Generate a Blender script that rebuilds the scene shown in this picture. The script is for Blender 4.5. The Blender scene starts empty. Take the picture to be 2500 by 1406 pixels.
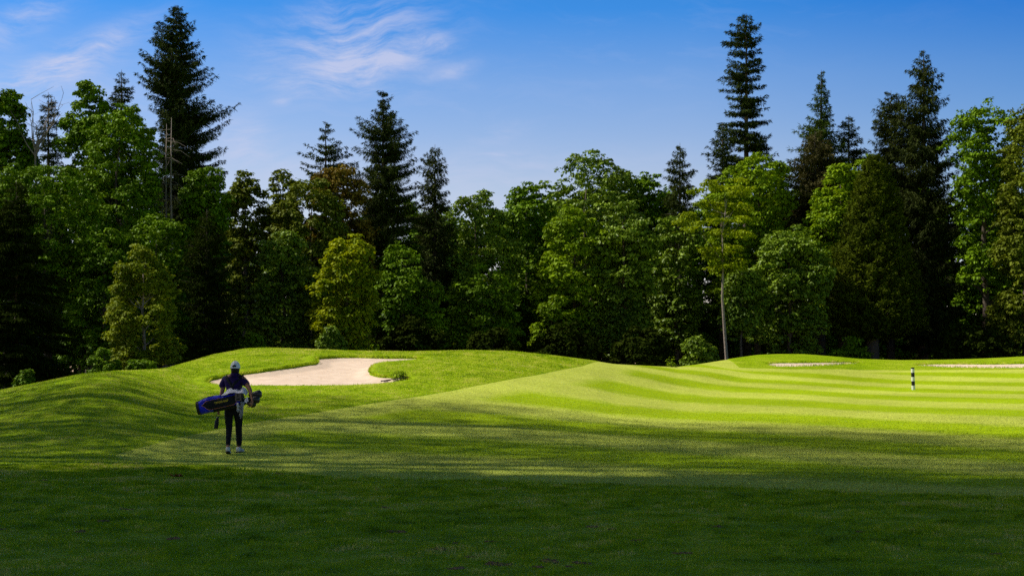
import bpy, math
import numpy as np
from mathutils import Vector, Matrix
R = math.radians
sc = bpy.context.scene
COL = sc.collection
F = 3472.0            # focal length in reference pixels (50 mm on a 36 mm frame, 2500 px wide)
EYE = 1.6
HOR = 905.0
rng = np.random.default_rng(7)

# ------------------------------------------------------------------ basic helpers
def mesh_np(name, V, quads=None, tris=None, attrs=None, smooth=False):
    me = bpy.data.meshes.new(name)
    V = np.asarray(V, dtype=np.float32)
    nq = 0 if quads is None else len(quads)
    nt = 0 if tris is None else len(tris)
    me.vertices.add(len(V)); me.vertices.foreach_set('co', V.ravel())
    li = []
    if nq: li.append(np.asarray(quads, dtype=np.int32).ravel())
    if nt: li.append(np.asarray(tris, dtype=np.int32).ravel())
    li = np.concatenate(li)
    me.loops.add(len(li)); me.loops.foreach_set('vertex_index', li)
    tot = np.concatenate([np.full(nq, 4, np.int32), np.full(nt, 3, np.int32)])
    st = np.concatenate([[0], np.cumsum(tot)[:-1]]).astype(np.int32)
    me.polygons.add(nq + nt)
    me.polygons.foreach_set('loop_start', st)
    me.polygons.foreach_set('loop_total', tot)
    if smooth: me.polygons.foreach_set('use_smooth', np.ones(nq + nt, bool))
    me.update(calc_edges=True)
    for k, a in (attrs or {}).items():
        at = me.attributes.new(k, 'FLOAT', 'POINT')
        at.data.foreach_set('value', np.asarray(a, np.float32).ravel())
    return me

def link(name, me, mat=None, parent=None, loc=None):
    o = bpy.data.objects.new(name, me)
    COL.objects.link(o)
    if mat is not None:
        if not me.materials: me.materials.append(mat)
    if parent is not None: o.parent = parent
    if loc is not None: o.location = loc
    return o

def empty(name, loc, label, cat, group=None, kind=None):
    o = bpy.data.objects.new(name, None)
    o.empty_display_size = .2
    COL.objects.link(o); o.location = loc
    tag(o, label, cat, group, kind)
    return o

def tag(o, label=None, cat=None, group=None, kind=None):
    if label: o['label'] = label
    if cat: o['category'] = cat
    if group: o['group'] = group
    if kind: o['kind'] = kind
    return o

def unit(a):
    return a / np.maximum(np.linalg.norm(a, axis=-1, keepdims=True), 1e-9)

def sstep(t):
    t = np.clip(t, 0, 1); return t * t * (3 - 2 * t)

class MB:
    """collects simple shapes for one mesh"""
    def __init__(s): s.V = []; s.Fc = []; s.n = 0
    def add(s, V, Fc):
        s.V += [tuple(v) for v in V]
        s.Fc += [tuple(i + s.n for i in f) for f in Fc]
        s.n = len(s.V)
    def tube(s, pts, rad, seg=8, cap=True, flat=1.0, up=(0, 0, 1)):
        pts = [Vector(p) for p in pts]
        if not hasattr(rad, '__len__'): rad = [rad] * len(pts)
        V = []; Fc = []
        for i, p in enumerate(pts):
            d = (pts[min(i + 1, len(pts) - 1)] - pts[max(i - 1, 0)])
            if d.length < 1e-9: d = Vector((0, 0, 1))
            d.normalize()
            u = Vector(up)
            if abs(d.dot(u)) > .93: u = Vector((0, 1, 0)) if abs(d.y) < .9 else Vector((1, 0, 0))
            a = d.cross(u).normalized(); b = a.cross(d).normalized()
            for k in range(seg):
                t = 2 * math.pi * k / seg
                V.append(p + a * (math.cos(t) * rad[i]) + b * (math.sin(t) * rad[i] * flat))
        for i in range(len(pts) - 1):
            for k in range(seg):
                k2 = (k + 1) % seg
                Fc.append((i * seg + k, i * seg + k2, (i + 1) * seg + k2, (i + 1) * seg + k))
        if cap:
            Fc.append(tuple(range(seg))[::-1]); Fc.append(tuple((len(pts) - 1) * seg + k for k in range(seg)))
        s.add(V, Fc)
    def box(s, c, h, rot=None):
        V = [Vector((x * h[0], y * h[1], z * h[2])) for x in (-1, 1) for y in (-1, 1) for z in (-1, 1)]
        if rot is not None: V = [rot @ v for v in V]
        V = [v + Vector(c) for v in V]
        s.add(V, [(0, 1, 3, 2), (4, 6, 7, 5), (0, 4, 5, 1), (2, 3, 7, 6), (0, 2, 6, 4), (1, 5, 7, 3)])
    def build(s, name, mat, parent=None, smooth=True, loc=None):
        me = bpy.data.meshes.new(name)
        me.from_pydata([tuple(v) for v in s.V], [], s.Fc); me.update()
        if smooth:
            for p in me.polygons: p.use_smooth = True
        return link(name, me, mat, parent, loc)

# ------------------------------------------------------------------ material helpers
def newmat(name):
    m = bpy.data.materials.new(name); m.use_nodes = True
    nt = m.node_tree; nt.nodes.clear()
    out = nt.nodes.new('ShaderNodeOutputMaterial')
    return m, nt, out
def nd(nt, t, **kw):
    n = nt.nodes.new(t)
    for k, v in kw.items():
        if k in n.inputs: n.inputs[k].default_value = v
        else: setattr(n, k, v)
    return n
def noise(nt, co, scale, detail=3, rough=.55, sx=None):
    n = nd(nt, 'ShaderNodeTexNoise'); n.inputs['Scale'].default_value = scale
    n.inputs['Detail'].default_value = detail; n.inputs['Roughness'].default_value = rough
    if sx:
        mp = nd(nt, 'ShaderNodeMapping'); mp.inputs['Scale'].default_value = sx
        nt.links.new(co, mp.inputs[0]); co = mp.outputs[0]
    nt.links.new(co, n.inputs['Vector'])
    return n.outputs['Fac']
def ramp(nt, fac, stops):
    r = nd(nt, 'ShaderNodeValToRGB')
    e = r.color_ramp.elements
    while len(e) < len(stops): e.new(.5)
    for i, (p, c) in enumerate(stops):
        e[i].position = p
        e[i].color = (c[0], c[1], c[2], 1) if hasattr(c, '__len__') else (c, c, c, 1)
    nt.links.new(fac, r.inputs[0])
    return r.outputs[0]
def mix(nt, fac, a, b, mode='MIX'):
    n = nd(nt, 'ShaderNodeMix', data_type='RGBA', blend_type=mode)
    for i, v in ((0, fac), (6, a), (7, b)):
        if isinstance(v, (int, float)): n.inputs[i].default_value = v
        elif isinstance(v, tuple): n.inputs[i].default_value = (*v[:3], 1)
        else: nt.links.new(v, n.inputs[i])
    return n.outputs[2]
def fmath(nt, op, a, b=0.0, c=None, clamp=False):
    n = nd(nt, 'ShaderNodeMath', operation=op); n.use_clamp = clamp
    for i, v in enumerate((a, b) if c is None else (a, b, c)):
        if isinstance(v, (int, float)): n.inputs[i].default_value = v
        else: nt.links.new(v, n.inputs[i])
    return n.outputs[0]
def attr(nt, name):
    n = nd(nt, 'ShaderNodeAttribute'); n.attribute_name = name
    return n.outputs['Fac']
def objco(nt):
    return nd(nt, 'ShaderNodeTexCoord').outputs['Object']
def bump(nt, h, strength, dist):
    b = nd(nt, 'ShaderNodeBump'); b.inputs['Strength'].default_value = strength
    b.inputs['Distance'].default_value = dist
    nt.links.new(h, b.inputs['Height']); return b.outputs[0]

def plain(name, col, rough=.7, var=.25, scale=40, bmp=0.0, spec=.3, metal=0.0, sheen=0.0):
    m, nt, out = newmat(name)
    co = objco(nt)
    n = noise(nt, co, scale, 4)
    c = ramp(nt, n, [(.3, tuple(x * (1 - var) for x in col)), (.7, tuple(min(1, x * (1 + var)) for x in col))])
    p = nd(nt, 'ShaderNodeBsdfPrincipled', Roughness=rough, Metallic=metal)
    p.inputs['Specular IOR Level'].default_value = spec
    if sheen: p.inputs['Sheen Weight'].default_value = sheen
    nt.links.new(c, p.inputs['Base Color'])
    if bmp: nt.links.new(bump(nt, n, 1.0, bmp), p.inputs['Normal'])
    nt.links.new(p.outputs[0], out.inputs[0])
    return m

def leafmat(name, dark, light, trans=.14, rough=.55, spec=.08, tcol=None, patch=.22):
    m, nt, out = newmat(name)
    v = attr(nt, 'var')
    big = noise(nt, objco(nt), patch, 2)
    f = fmath(nt, 'ADD', fmath(nt, 'MULTIPLY', v, .75), fmath(nt, 'MULTIPLY', fmath(nt, 'SUBTRACT', big, .38), .9), clamp=True)
    c = ramp(nt, f, [(0.05, dark), (.95, light)])
    p = nd(nt, 'ShaderNodeBsdfPrincipled', Roughness=rough)
    p.inputs['Specular IOR Level'].default_value = spec
    nt.links.new(c, p.inputs['Base Color'])
    t = nd(nt, 'ShaderNodeBsdfTranslucent')
    tc = mix(nt, 1.0, c, tcol or (1.25, 1.15, .45), 'MULTIPLY')
    nt.links.new(tc, t.inputs[0])
    mx = nd(nt, 'ShaderNodeMixShader'); mx.inputs[0].default_value = trans
    nt.links.new(p.outputs[0], mx.inputs[1]); nt.links.new(t.outputs[0], mx.inputs[2])
    nt.links.new(mx.outputs[0], out.inputs[0])
    return m

# ------------------------------------------------------------------ terrain
CU = np.array([-300, 0, 100, 200, 270, 340, 400, 460, 520, 600, 650, 750, 850, 1000, 1150, 1250, 1350, 1450, 1500, 1600, 1650, 1700, 1750, 1800, 1850, 1900, 1960, 2000, 2060, 2100, 2200, 2300, 2400, 2500, 2800], float)
CY = np.array([990, 955, 935, 915, 908, 905, 902, 885, 867, 852, 850, 853, 857, 859, 856, 858, 867, 880, 888, 893, 895, 889, 881, 873, 866, 864, 864, 867, 872, 876, 879, 878, 875, 870, 866], float)
CD = np.array([40, 40, 40, 40, 41, 43, 46, 52, 56, 58, 58, 58, 58, 58, 59, 60, 61, 62, 63, 66, 68, 71, 75, 79, 82, 83, 84, 84, 84, 84, 84, 84, 84, 84, 84], float)
uu = np.linspace(-300, 2800, 1241)
def _sm(a, k=13):
    w = np.hanning(k + 2)[1:-1]; w /= w.sum()
    return np.convolve(np.pad(a, k // 2, mode='edge'), w, 'valid')
TY = _sm(np.interp(uu, CU, CY)); TD = _sm(np.interp(uu, CU, CD), 25)
ss = np.linspace(0, 1, 101)
HL = _sm(np.interp(ss, [0, .1, .3, .53, .8, .9, .96, 1], [0, .01, .17, .45, .82, .94, .985, 1]), 9)
HR = _sm(np.interp(ss, [0, .1, .366, .563, .7, .79, .9, .96, 1], [0, .02, .19, .33, .5, .69, .88, .965, 1]), 9)
def Z(x, y):
    x = np.asarray(x, float); y = np.asarray(y, float)
    u = np.clip(1250 + F * x / np.maximum(y, 1.0), -300, 2800)
    yc = np.interp(u, uu, TY); dc = np.interp(u, uu, TD)
    zc = EYE - (yc - HOR) * dc / F
    s = np.clip((y - 24) / (dc - 24), 0, 1)
    w = sstep((u - 950) / 900)
    h = (1 - w) * np.interp(s, ss, HL) + w * np.interp(s, ss, HR)
    z = zc * h
    z = z - (zc + .3) * sstep((y - dc) / 22)
    # gentle undulation
    z = z + .014 * np.sin(x * .31 + y * .11) * np.sin(y * .23 - x * .07) * sstep((y - 6) / 10) * (1 - sstep((y - dc + 14) / 8))
    return z
def ground_hit(px, py):
    ds = np.arange(4.0, 130, .05)
    x = (px - 1250) / F * ds
    zl = EYE - (py - HOR) * ds / F
    below = zl <= Z(x, ds)
    i = int(np.argmax(below)) if below.any() else len(ds) - 1
    d = ds[i]
    return float(x[i]), float(d), float(Z(x[i], d))
def at(px, py, d):
    return ((px - 1250) / F * d, d, EYE - (py - HOR) * d / F)
def at_d(px, d):
    x = (px - 1250) / F * d
    return (x, d, float(Z(x, d)))

def poly_sd(P, X, Y):
    """signed distance (positive inside) to polygon P"""
    P = np.asarray(P, float)
    n = len(P); best = np.full(X.shape, 1e9); ins = np.zeros(X.shape, bool)
    for i in range(n):
        a = P[i]; b = P[(i + 1) % n]
        ex, ey = b - a
        t = np.clip(((X - a[0]) * ex + (Y - a[1]) * ey) / (ex * ex + ey * ey + 1e-12), 0, 1)
        best = np.minimum(best, np.hypot(X - a[0] - t * ex, Y - a[1] - t * ey))
        c = ((a[1] > Y) != (b[1] > Y)) & (X < (b[0] - a[0]) * (Y - a[1]) / (b[1] - a[1] + 1e-12) + a[0])
        ins ^= c
    return np.where(ins, best, -best)
def smooth_poly(P, it=2):
    P = [np.array(p, float) for p in P]
    for _ in range(it):
        Q = []
        for i in range(len(P)):
            a, b = P[i], P[(i + 1) % len(P)]
            Q += [a * .75 + b * .25, a * .25 + b * .75]
        P = Q
    return np.array(P)
def px_poly(pts, it=1):
    return smooth_poly([ground_hit(*p)[:2] for p in pts], it)

B1 = px_poly([(513, 929), (535, 922), (560, 917), (600, 912), (650, 906), (700, 898), (745, 892), (783, 887), (780, 880), (776, 876), (790, 873), (850, 871), (950, 873), (1000, 873), (1036, 875), (1034, 878), (1000, 881), (965, 884), (930, 886), (905, 893), (898, 902), (897, 912), (915, 918), (950, 920), (985, 922), (1000, 927), (985, 932), (940, 938), (880, 942), (800, 944), (700, 945), (600, 944), (540, 942), (512, 937)])
B2 = px_poly([(1874, 887), (1900, 886), (1960, 885.5), (2020, 885), (2090, 884), (2095, 886), (2040, 890), (1990, 893), (1930, 895), (1890, 894)])
B3 = px_poly([(2232, 890), (2290, 888.5), (2350, 888.5), (2440, 889), (2520, 888), (2640, 889), (2700, 893), (2640, 898), (2500, 898), (2400, 898), (2310, 896), (2260, 893)])
FW = np.array([ground_hit(*p)[:2] for p in [(1448, 890), (1334, 911), (1204, 935), (1058, 963), (928, 981), (772, 1007), (616, 1031), (470, 1059), (372, 1085), (310, 1101), (282, 1109), (280, 1117), (335, 1125), (460, 1136), (668, 1153), (824, 1166), (980, 1172), (1188, 1176), (1300, 1180), (1588, 1187), (1828, 1194), (2212, 1206), (2500, 1216), (3300, 1236), (3300, 906), (2500, 903), (2300, 902.5), (2100, 902), (1950, 902), (1850, 899), (1790, 896)]]
              + [((1740 - 1250) / F * 100, 100), ((1500 - 1250) / F * 92, 92), ((1480 - 1250) / F * 69, 69)])
FW = smooth_poly(FW, 1)

# stripes: phase fitted through digitised centre lines of the darker mowing stripes
SL = {0: [(1588, 921), (1732, 940), (1876, 952), (2020, 964), (2212, 971), (2452, 978)],
      1: [(1396, 928), (1540, 947), (1684, 968), (1828, 980), (2020, 991), (2356, 1003)],
      2: [(1214, 968), (1344, 984), (1444, 995), (1684, 1010), (1924, 1019), (2212, 1038), (2500, 1062)],
      3: [(928, 1010), (1136, 1022), (1344, 1036), (1444, 1046), (1684, 1058), (1924, 1072), (2212, 1091), (2500, 1125)],
      4: [(668, 1072), (980, 1083), (1240, 1093), (1444, 1101), (1636, 1122), (1876, 1144)]}
SL[-1] = [(1700, 912), (1850, 928), (2068, 942), (2308, 954), (2480, 958)]
SL[-2] = [(1850, 910), (2100, 925), (2400, 938)]
SL[5] = [(500, 1150), (1000, 1176), (1400, 1200)]
A = []; b = []
for k, pts in SL.items():
    for p in pts:
        x, y, _ = ground_hit(*p); A.append([x, y]); b.append(k)
A = np.array(A); b = np.array(b, float)
def _tps(r2): return .5 * r2 * np.log(r2 + 1e-6)
_n = len(A); _K = _tps(((A[:, None] - A[None]) ** 2).sum(-1)) + np.eye(_n) * 60.0
_P = np.hstack([np.ones((_n, 1)), A]); _M = np.block([[_K, _P], [_P.T, np.zeros((3, 3))]])
_W = np.linalg.solve(_M, np.concatenate([b, np.zeros(3)]))
def phase(x, y):
    x = np.asarray(x, float); y = np.asarray(y, float)
    o = _W[_n] + _W[_n + 1] * x + _W[_n + 2] * y
    for i in range(_n):
        o = o + _W[i] * _tps((x - A[i, 0]) ** 2 + (y - A[i, 1]) ** 2)
    return o

# polar grid, fine inside the view
th = np.concatenate([np.arange(-180, -24, 3.0), np.arange(-24, 24, .085), np.arange(24, 180, 3.0)])
rr = np.concatenate([np.arange(.6, 9, .8), np.arange(9, 24, .3), np.arange(24, 39, .2), np.arange(39, 62, .11), np.arange(62, 98, .22), np.arange(98, 130, 2), np.geomspace(130, 3000, 14)])
TH, RR = np.meshgrid(np.radians(th), rr)
GX = np.sin(TH) * RR; GY = np.cos(TH) * RR
# inside the view rows are at constant forward distance
cosT = np.where(np.abs(TH) < R(24.5), np.cos(TH), math.cos(R(24.5)))
GX = GX / cosT; GY = GY / cosT
GZ = Z(GX, GY)
sd1 = poly_sd(B1, GX, GY); sd2 = poly_sd(B2, GX, GY); sd3 = poly_sd(B3, GX, GY); sdf = poly_sd(FW, GX, GY)
lipn = .10 * np.sin(GX * 7.3 + GY * 3) * np.sin(GY * 5.1 - GX * 2) * .5
dep = .34 * sstep((sd1 + lipn * .5 + .12) / .18) + .20 * sstep((sd2 + .12) / .25) + .20 * sstep((sd3 + .12) / .25)
rim = .05 * np.exp(-((sd1 + .25) / .25) ** 2) * (sd1 < .05)
ZR = GZ - dep + rim + .018 * sstep((-sdf) / .25 + .5) - .05 * sstep(sdf / .3 + .2)
nr, nc = GX.shape
ii = np.arange(nr * nc).reshape(nr, nc)
def grid_quads(mask=None):
    a = ii[:-1, :-1]; b_ = ii[:-1, 1:]; c = ii[1:, 1:]; d = ii[1:, :-1]
    q = np.stack([a, b_, c, d], -1)
    if mask is not None:
        m = mask[:-1, :-1] | mask[:-1, 1:] | mask[1:, 1:] | mask[1:, :-1]
        q = q[m]
    return q.reshape(-1, 4)
def sub_mesh(name, zz, mask, attrs):
    q = grid_quads(mask)
    used, inv = np.unique(q, return_inverse=True)
    V = np.stack([GX, GY, zz], -1).reshape(-1, 3)[used]
    return mesh_np(name, V, quads=inv.reshape(-1, 4), attrs={k: v.ravel()[used] for k, v in attrs.items()}, smooth=True)
V = np.stack([GX, GY, ZR], -1).reshape(-1, 3)
q = grid_quads()
wrap = np.stack([ii[:-1, -1], ii[:-1, 0], ii[1:, 0], ii[1:, -1]], -1)
V = np.vstack([V, [[0, 0, 0]]])
fan = np.stack([np.full(nc, nr * nc), np.roll(ii[0], -1), ii[0]], -1)
lipa = np.maximum(np.maximum(sd1 + lipn * .5 + .06, sd2 + .06), sd3 + .06)
pa = lambda a: np.append(a.ravel(), 0)
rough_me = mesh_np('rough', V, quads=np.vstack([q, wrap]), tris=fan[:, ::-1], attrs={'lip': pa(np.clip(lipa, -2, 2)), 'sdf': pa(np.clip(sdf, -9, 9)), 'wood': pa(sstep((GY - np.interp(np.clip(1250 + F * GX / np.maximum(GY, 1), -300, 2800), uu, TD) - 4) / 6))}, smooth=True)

def grass_shader(name, fairway=False, tuft=False):
    m, nt, out = newmat(name)
    co = objco(nt)
    fine = noise(nt, co, 34, 3, .7)
    fine2 = noise(nt, co, 9, 3, .6)
    mid = noise(nt, co, 1.3, 4, .6)
    bigp = noise(nt, co, .22, 3, .5)
    if fairway:
        ph = attr(nt, 'stripe'); sd = attr(nt, 'sdf')
        wob = fmath(nt, 'MULTIPLY', fmath(nt, 'SUBTRACT', noise(nt, co, 1.6, 3), .5), .25)
        cs = fmath(nt, 'COSINE', fmath(nt, 'MULTIPLY', fmath(nt, 'ADD', ph, wob), 2 * math.pi))
        darks = fmath(nt, 'MULTIPLY_ADD', cs, 1.0, .5, clamp=True)
        per = fmath(nt, 'MULTIPLY_ADD', fmath(nt, 'SUBTRACT', fmath(nt, 'ADD', sd, fmath(nt, 'MULTIPLY', wob, 3)), 1.2), 1.4, 0.0, clamp=True)
        f = fmath(nt, 'MULTIPLY', darks, per)
        c_light = ramp(nt, mid, [(.3, (.44, .51, .06)), (.7, (.51, .56, .085))])
        c_dark = ramp(nt, mid, [(.3, (.28, .41, .003)), (.7, (.34, .45, .004))])
        c = mix(nt, f, c_light, c_dark)
        c = mix(nt, 1.0, c, ramp(nt, fine, [(.25, .5), (.5, 1.0), (.78, 1.5)]), 'MULTIPLY')
        c = mix(nt, 1.0, c, ramp(nt, fine2, [(.3, .8), (.7, 1.2)]), 'MULTIPLY')
        c = mix(nt, 1.0, c, ramp(nt, bigp, [(.35, .86), (.65, 1.1)]), 'MULTIPLY')
        if tuft:
            c = mix(nt, 1.0, c, ramp(nt, attr(nt, 'var'), [(0, .3), (.45, .9), (.85, 1.35), (.97, 1.6), (1.0, 2.6)]), 'MULTIPLY')
        # clippings and specks
        vo = nd(nt, 'ShaderNodeTexVoronoi'); vo.inputs['Scale'].default_value = 7.5
        nt.links.new(co, vo.inputs['Vector'])
        wn = nd(nt, 'ShaderNodeTexWhiteNoise'); nt.links.new(vo.outputs['Position'], wn.inputs['Vector'])
        spk = fmath(nt, 'MULTIPLY', fmath(nt, 'LESS_THAN', vo.outputs['Distance'], .10), fmath(nt, 'GREATER_THAN', wn.outputs['Value'], .84))
        c = mix(nt, spk, c, (.5, .55, .36))
        spd = fmath(nt, 'MULTIPLY', fmath(nt, 'LESS_THAN', vo.outputs['Distance'], .16), fmath(nt, 'LESS_THAN', wn.outputs['Value'], .022))
        c = mix(nt, spd, c, (.03, .03, .012))
    else:
        lip = attr(nt, 'lip'); wood = attr(nt, 'wood'); sd = attr(nt, 'sdf')
        c = ramp(nt, fmath(nt, 'ADD', fmath(nt, 'MULTIPLY', mid, .6), fmath(nt, 'MULTIPLY', bigp, .4)), [(.32, (.17, .30, .002)), (.5, (.31, .45, .003)), (.66, (.46, .53, .04))])
        c = mix(nt, 1.0, c, ramp(nt, fine, [(.25, .5), (.5, 1.0), (.78, 1.5)]), 'MULTIPLY')
        c = mix(nt, 1.0, c, ramp(nt, fine2, [(.3, .8), (.7, 1.2)]), 'MULTIPLY')
        dry = ramp(nt, noise(nt, co, .9, 5, .7), [(.62, 0.0), (.72, 1.0)])
        c = mix(nt, fmath(nt, 'MULTIPLY', dry, .35), c, (.25, .22, .09))
        lf = fmath(nt, 'MULTIPLY_ADD', lip, 18, .2, clamp=True)
        c = mix(nt, lf, c, ramp(nt, fine, [(.3, (.035, .022, .012)), (.7, (.09, .055, .03))]))
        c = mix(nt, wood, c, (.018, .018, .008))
    p = nd(nt, 'ShaderNodeBsdfPrincipled', Roughness=.75)
    p.inputs['Specular IOR Level'].default_value = .04
    nt.links.new(c, p.inputs['Base Color'])
    h = fmath(nt, 'ADD', fine, fmath(nt, 'MULTIPLY', fine2, 1.6))
    nt.links.new(bump(nt, h, .7 if fairway else .9, .02 if fairway else .05), p.inputs['Normal'])
    nt.links.new(p.outputs[0], out.inputs[0])
    return m
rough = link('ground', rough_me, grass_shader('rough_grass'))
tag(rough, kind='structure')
fw_me = sub_mesh('fairway', GZ, (sdf > -.35) & (GY < 125) & (np.abs(TH) < R(23.9)), {'stripe': phase(GX, GY), 'sdf': np.clip(sdf, -9, 9)})
fw_z = link('fairway', fw_me, grass_shader('fairway_grass', True)); tag(fw_z, kind='structure')

def sand_mat():
    m, nt, out = newmat('bunker_sand')
    co = objco(nt)
    n1 = noise(nt, co, 2.2, 5, .6); n2 = noise(nt, co, 30, 3, .7); n3 = noise(nt, co, 5, 4, .7, sx=(.5, 2.2, 1))
    c = ramp(nt, n1, [(.3, (.70, .53, .41)), (.7, (.84, .67, .53))])
    c = mix(nt, 1.0, c, ramp(nt, n2, [(.3, .92), (.7, 1.05)]), 'MULTIPLY')
    c = mix(nt, ramp(nt, n3, [(.60, 0.0), (.72, .38)]), c, (.36, .26, .19))
    vo = nd(nt, 'ShaderNodeTexVoronoi'); vo.inputs['Scale'].default_value = 3.2; nt.links.new(co, vo.inputs['Vector'])
    wn = nd(nt, 'ShaderNodeTexWhiteNoise'); nt.links.new(vo.outputs['Position'], wn.inputs['Vector'])
    sp = fmath(nt, 'MULTIPLY', fmath(nt, 'LESS_THAN', vo.outputs['Distance'], .13), fmath(nt, 'GREATER_THAN', wn.outputs['Value'], .8))
    c = mix(nt, sp, c, (.22, .17, .09))
    p = nd(nt, 'ShaderNodeBsdfPrincipled', Roughness=.95); p.inputs['Specular IOR Level'].default_value = .05
    nt.links.new(c, p.inputs['Base Color'])
    h = fmath(nt, 'ADD', n3, fmath(nt, 'MULTIPLY', n1, 1.2))
    nt.links.new(bump(nt, h, .5, .035), p.inputs['Normal'])
    nt.links.new(p.outputs[0], out.inputs[0]); return m
SM = sand_mat()
rip = .006 * np.sin(GX * 2.3 + GY * 1.1 + np.sin(GY * 1.7))
for sd_, dp in ((sd1, .14), (sd2, .075), (sd3, .075)):
    zz = GZ - dp * (.35 + .65 * sstep((sd_ + .02) / .5)) + rip * (1 if sd_ is sd1 else .3) + .10 * sstep((-sd_ + .0) / .3) * 0
    o = link('bunker_sand', sub_mesh('bunker_sand', zz, sd_ > -.16, {'d': sd_}), SM); tag(o, kind='structure')

# ------------------------------------------------------------------ grass blades (real geometry)
def blade_mat():
    m, nt, out = newmat('grass_blade')
    v = attr(nt, 'var')
    co = objco(nt)
    big = noise(nt, co, .55, 4, .6)
    med = noise(nt, co, 2.6, 4, .65)
    f = fmath(nt, 'ADD', fmath(nt, 'MULTIPLY', v, .40), fmath(nt, 'ADD', fmath(nt, 'MULTIPLY', fmath(nt, 'SUBTRACT', big, .38), 1.9), fmath(nt, 'MULTIPLY', fmath(nt, 'SUBTRACT', med, .44), 2.6)), clamp=True)
    c = ramp(nt, f, [(.03, (.06, .13, .001)), (.35, (.26, .40, .002)), (.7, (.46, .56, .010)), (.95, (.64, .64, .08)), (1.0, (.75, .62, .20))])
    p = nd(nt, 'ShaderNodeBsdfPrincipled', Roughness=.6); p.inputs['Specular IOR Level'].default_value = .08
    nt.links.new(c, p.inputs['Base Color'])
    t = nd(nt, 'ShaderNodeBsdfTranslucent'); nt.links.new(c, t.inputs[0])
    mx = nd(nt, 'ShaderNodeMixShader'); mx.inputs[0].default_value = .42
    nt.links.new(p.outputs[0], mx.inputs[1]); nt.links.new(t.outputs[0], mx.inputs[2])
    nt.links.new(mx.outputs[0], out.inputs[0]); return m
BM = blade_mat()
def lump(x, y, s=1.0, o=0):
    return (np.sin(x * 1.9 * s + 1.3 * np.sin(y * 1.1 * s + o)) * np.sin(y * 2.3 * s + 1.1 * np.sin(x * 1.7 * s + o)) * .5 + .5)
def blades(X, Y, Zb, ln, wd, name, label):
    n = len(X)
    a = rng.uniform(0, 2 * math.pi, n); lean = rng.uniform(.1, .9, n)
    d = np.stack([np.cos(a) * lean, np.sin(a) * lean, np.ones(n)], -1); d = unit(d)
    s = np.stack([-np.sin(a), np.cos(a), np.zeros(n)], -1)
    P = np.stack([X, Y, Zb], -1)
    h = np.stack([np.cos(a), np.sin(a), np.zeros(n)], -1)
    V = np.stack([P - s * wd[:, None] / 2, P + s * wd[:, None] / 2,
                  P + d * ln[:, None] * .6 + s * wd[:, None] * .35, P + d * ln[:, None] * .6 - s * wd[:, None] * .35,
                  P + d * ln[:, None] * .85 + h * ln[:, None] * .3], 1).reshape(-1, 3)
    b0 = np.arange(n) * 5
    Q = np.stack([b0, b0 + 1, b0 + 2, b0 + 3], -1); T = np.stack([b0 + 3, b0 + 2, b0 + 4], -1)
    v = np.repeat(rng.uniform(0, 1, n), 5)
    o = link(name, mesh_np(name, V, quads=Q, tris=T, attrs={'var': v}), BM)
    tag(o, label, 'grass', kind='stuff'); return o
def scatter(n, d0, d1, umin=-120, umax=2620, power=1.0):
    t = rng.uniform(0, 1, n); d = np.sqrt(d0 ** 2 + (d1 ** 2 - d0 ** 2) * t ** power)
    u = rng.uniform(umin, umax, n)
    return (u - 1250) / F * d, d
def rough_z(x, y, m=None):
    return Z(x, y)
# foreground
x, y = scatter(430000, 9.0, 24.0, power=1.0)
sf = poly_sd(FW, x, y)
k = sf < -.02 + .12 * rng.standard_normal(len(x)); x, y, sf = x[k], y[k], sf[k]
k = rng.uniform(0, 1, len(x)) < .35 + .65 * lump(x, y * .6, 2.7, 1) ** .6; x, y = x[k], y[k]
hgt = (.025 + .055 * lump(x, y, 1.3) * rng.uniform(.3, 1, len(x)) + .05 * lump(x, y, 5.1, 2) ** 3 * rng.uniform(.3, 1, len(x)))
blades(x, y, Z(x, y) + .005, hgt, rng.uniform(.003, .0065, len(x)) * (y / 13), 'rough_grass', 'long dark green rough grass covering the shaded foreground')
# left rough and hill
x, y = scatter(260000, 24.0, 60.0, -60, 1500)
sf = poly_sd(FW, x, y); b1 = poly_sd(B1, x, y)
k = (sf < -.05) & (b1 < -.02); x, y = x[k], y[k]
dcx = np.interp(np.clip(1250 + F * x / y, -300, 2800), uu, TD); k = y < dcx + 2; x, y = x[k], y[k]
blades(x, y, Z(x, y) + .01, rng.uniform(.03, .065, len(x)), rng.uniform(.008, .014, len(x)) * (y / 40), 'rough_grass', 'mown rough grass over the slope and mound around the large bunker')
# short turf on the fairway: real cut blades that give it its grain
x, y = scatter(300000, 16.5, 48.0, power=1.2)
sf = poly_sd(FW, x, y); k = sf > -.05; x, y, sf = x[k], y[k], sf[k]
n = len(x); a_ = rng.uniform(0, 2 * math.pi, n); w_ = rng.uniform(.006, .013, n) * (y / 26) ** .9; l_ = rng.uniform(.003, .019, n) * np.clip((50 - y) / 20, .22, 1)
cx__ = np.stack([np.cos(a_), np.sin(a_), np.zeros(n)], -1); P0 = np.stack([x, y, Z(x, y) - .002], -1)
V = np.stack([P0 - cx__ * w_[:, None], P0 + cx__ * w_[:, None], P0 + np.stack([rng.normal(0, .9, n) * w_, rng.normal(0, .9, n) * w_, l_], -1)], 1).reshape(-1, 3)
o = link('fairway_turf', mesh_np('fairway_turf', V, tris=np.arange(n * 3).reshape(-1, 3), attrs={'var': np.repeat(rng.uniform(0, 1, n), 3), 'stripe': np.repeat(phase(x, y), 3), 'sdf': np.repeat(np.clip(sf, -9, 9), 3)}), grass_shader('fairway_turf', True, True))
tag(o, 'short mown blades of the striped fairway turf', 'grass', kind='stuff')
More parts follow.
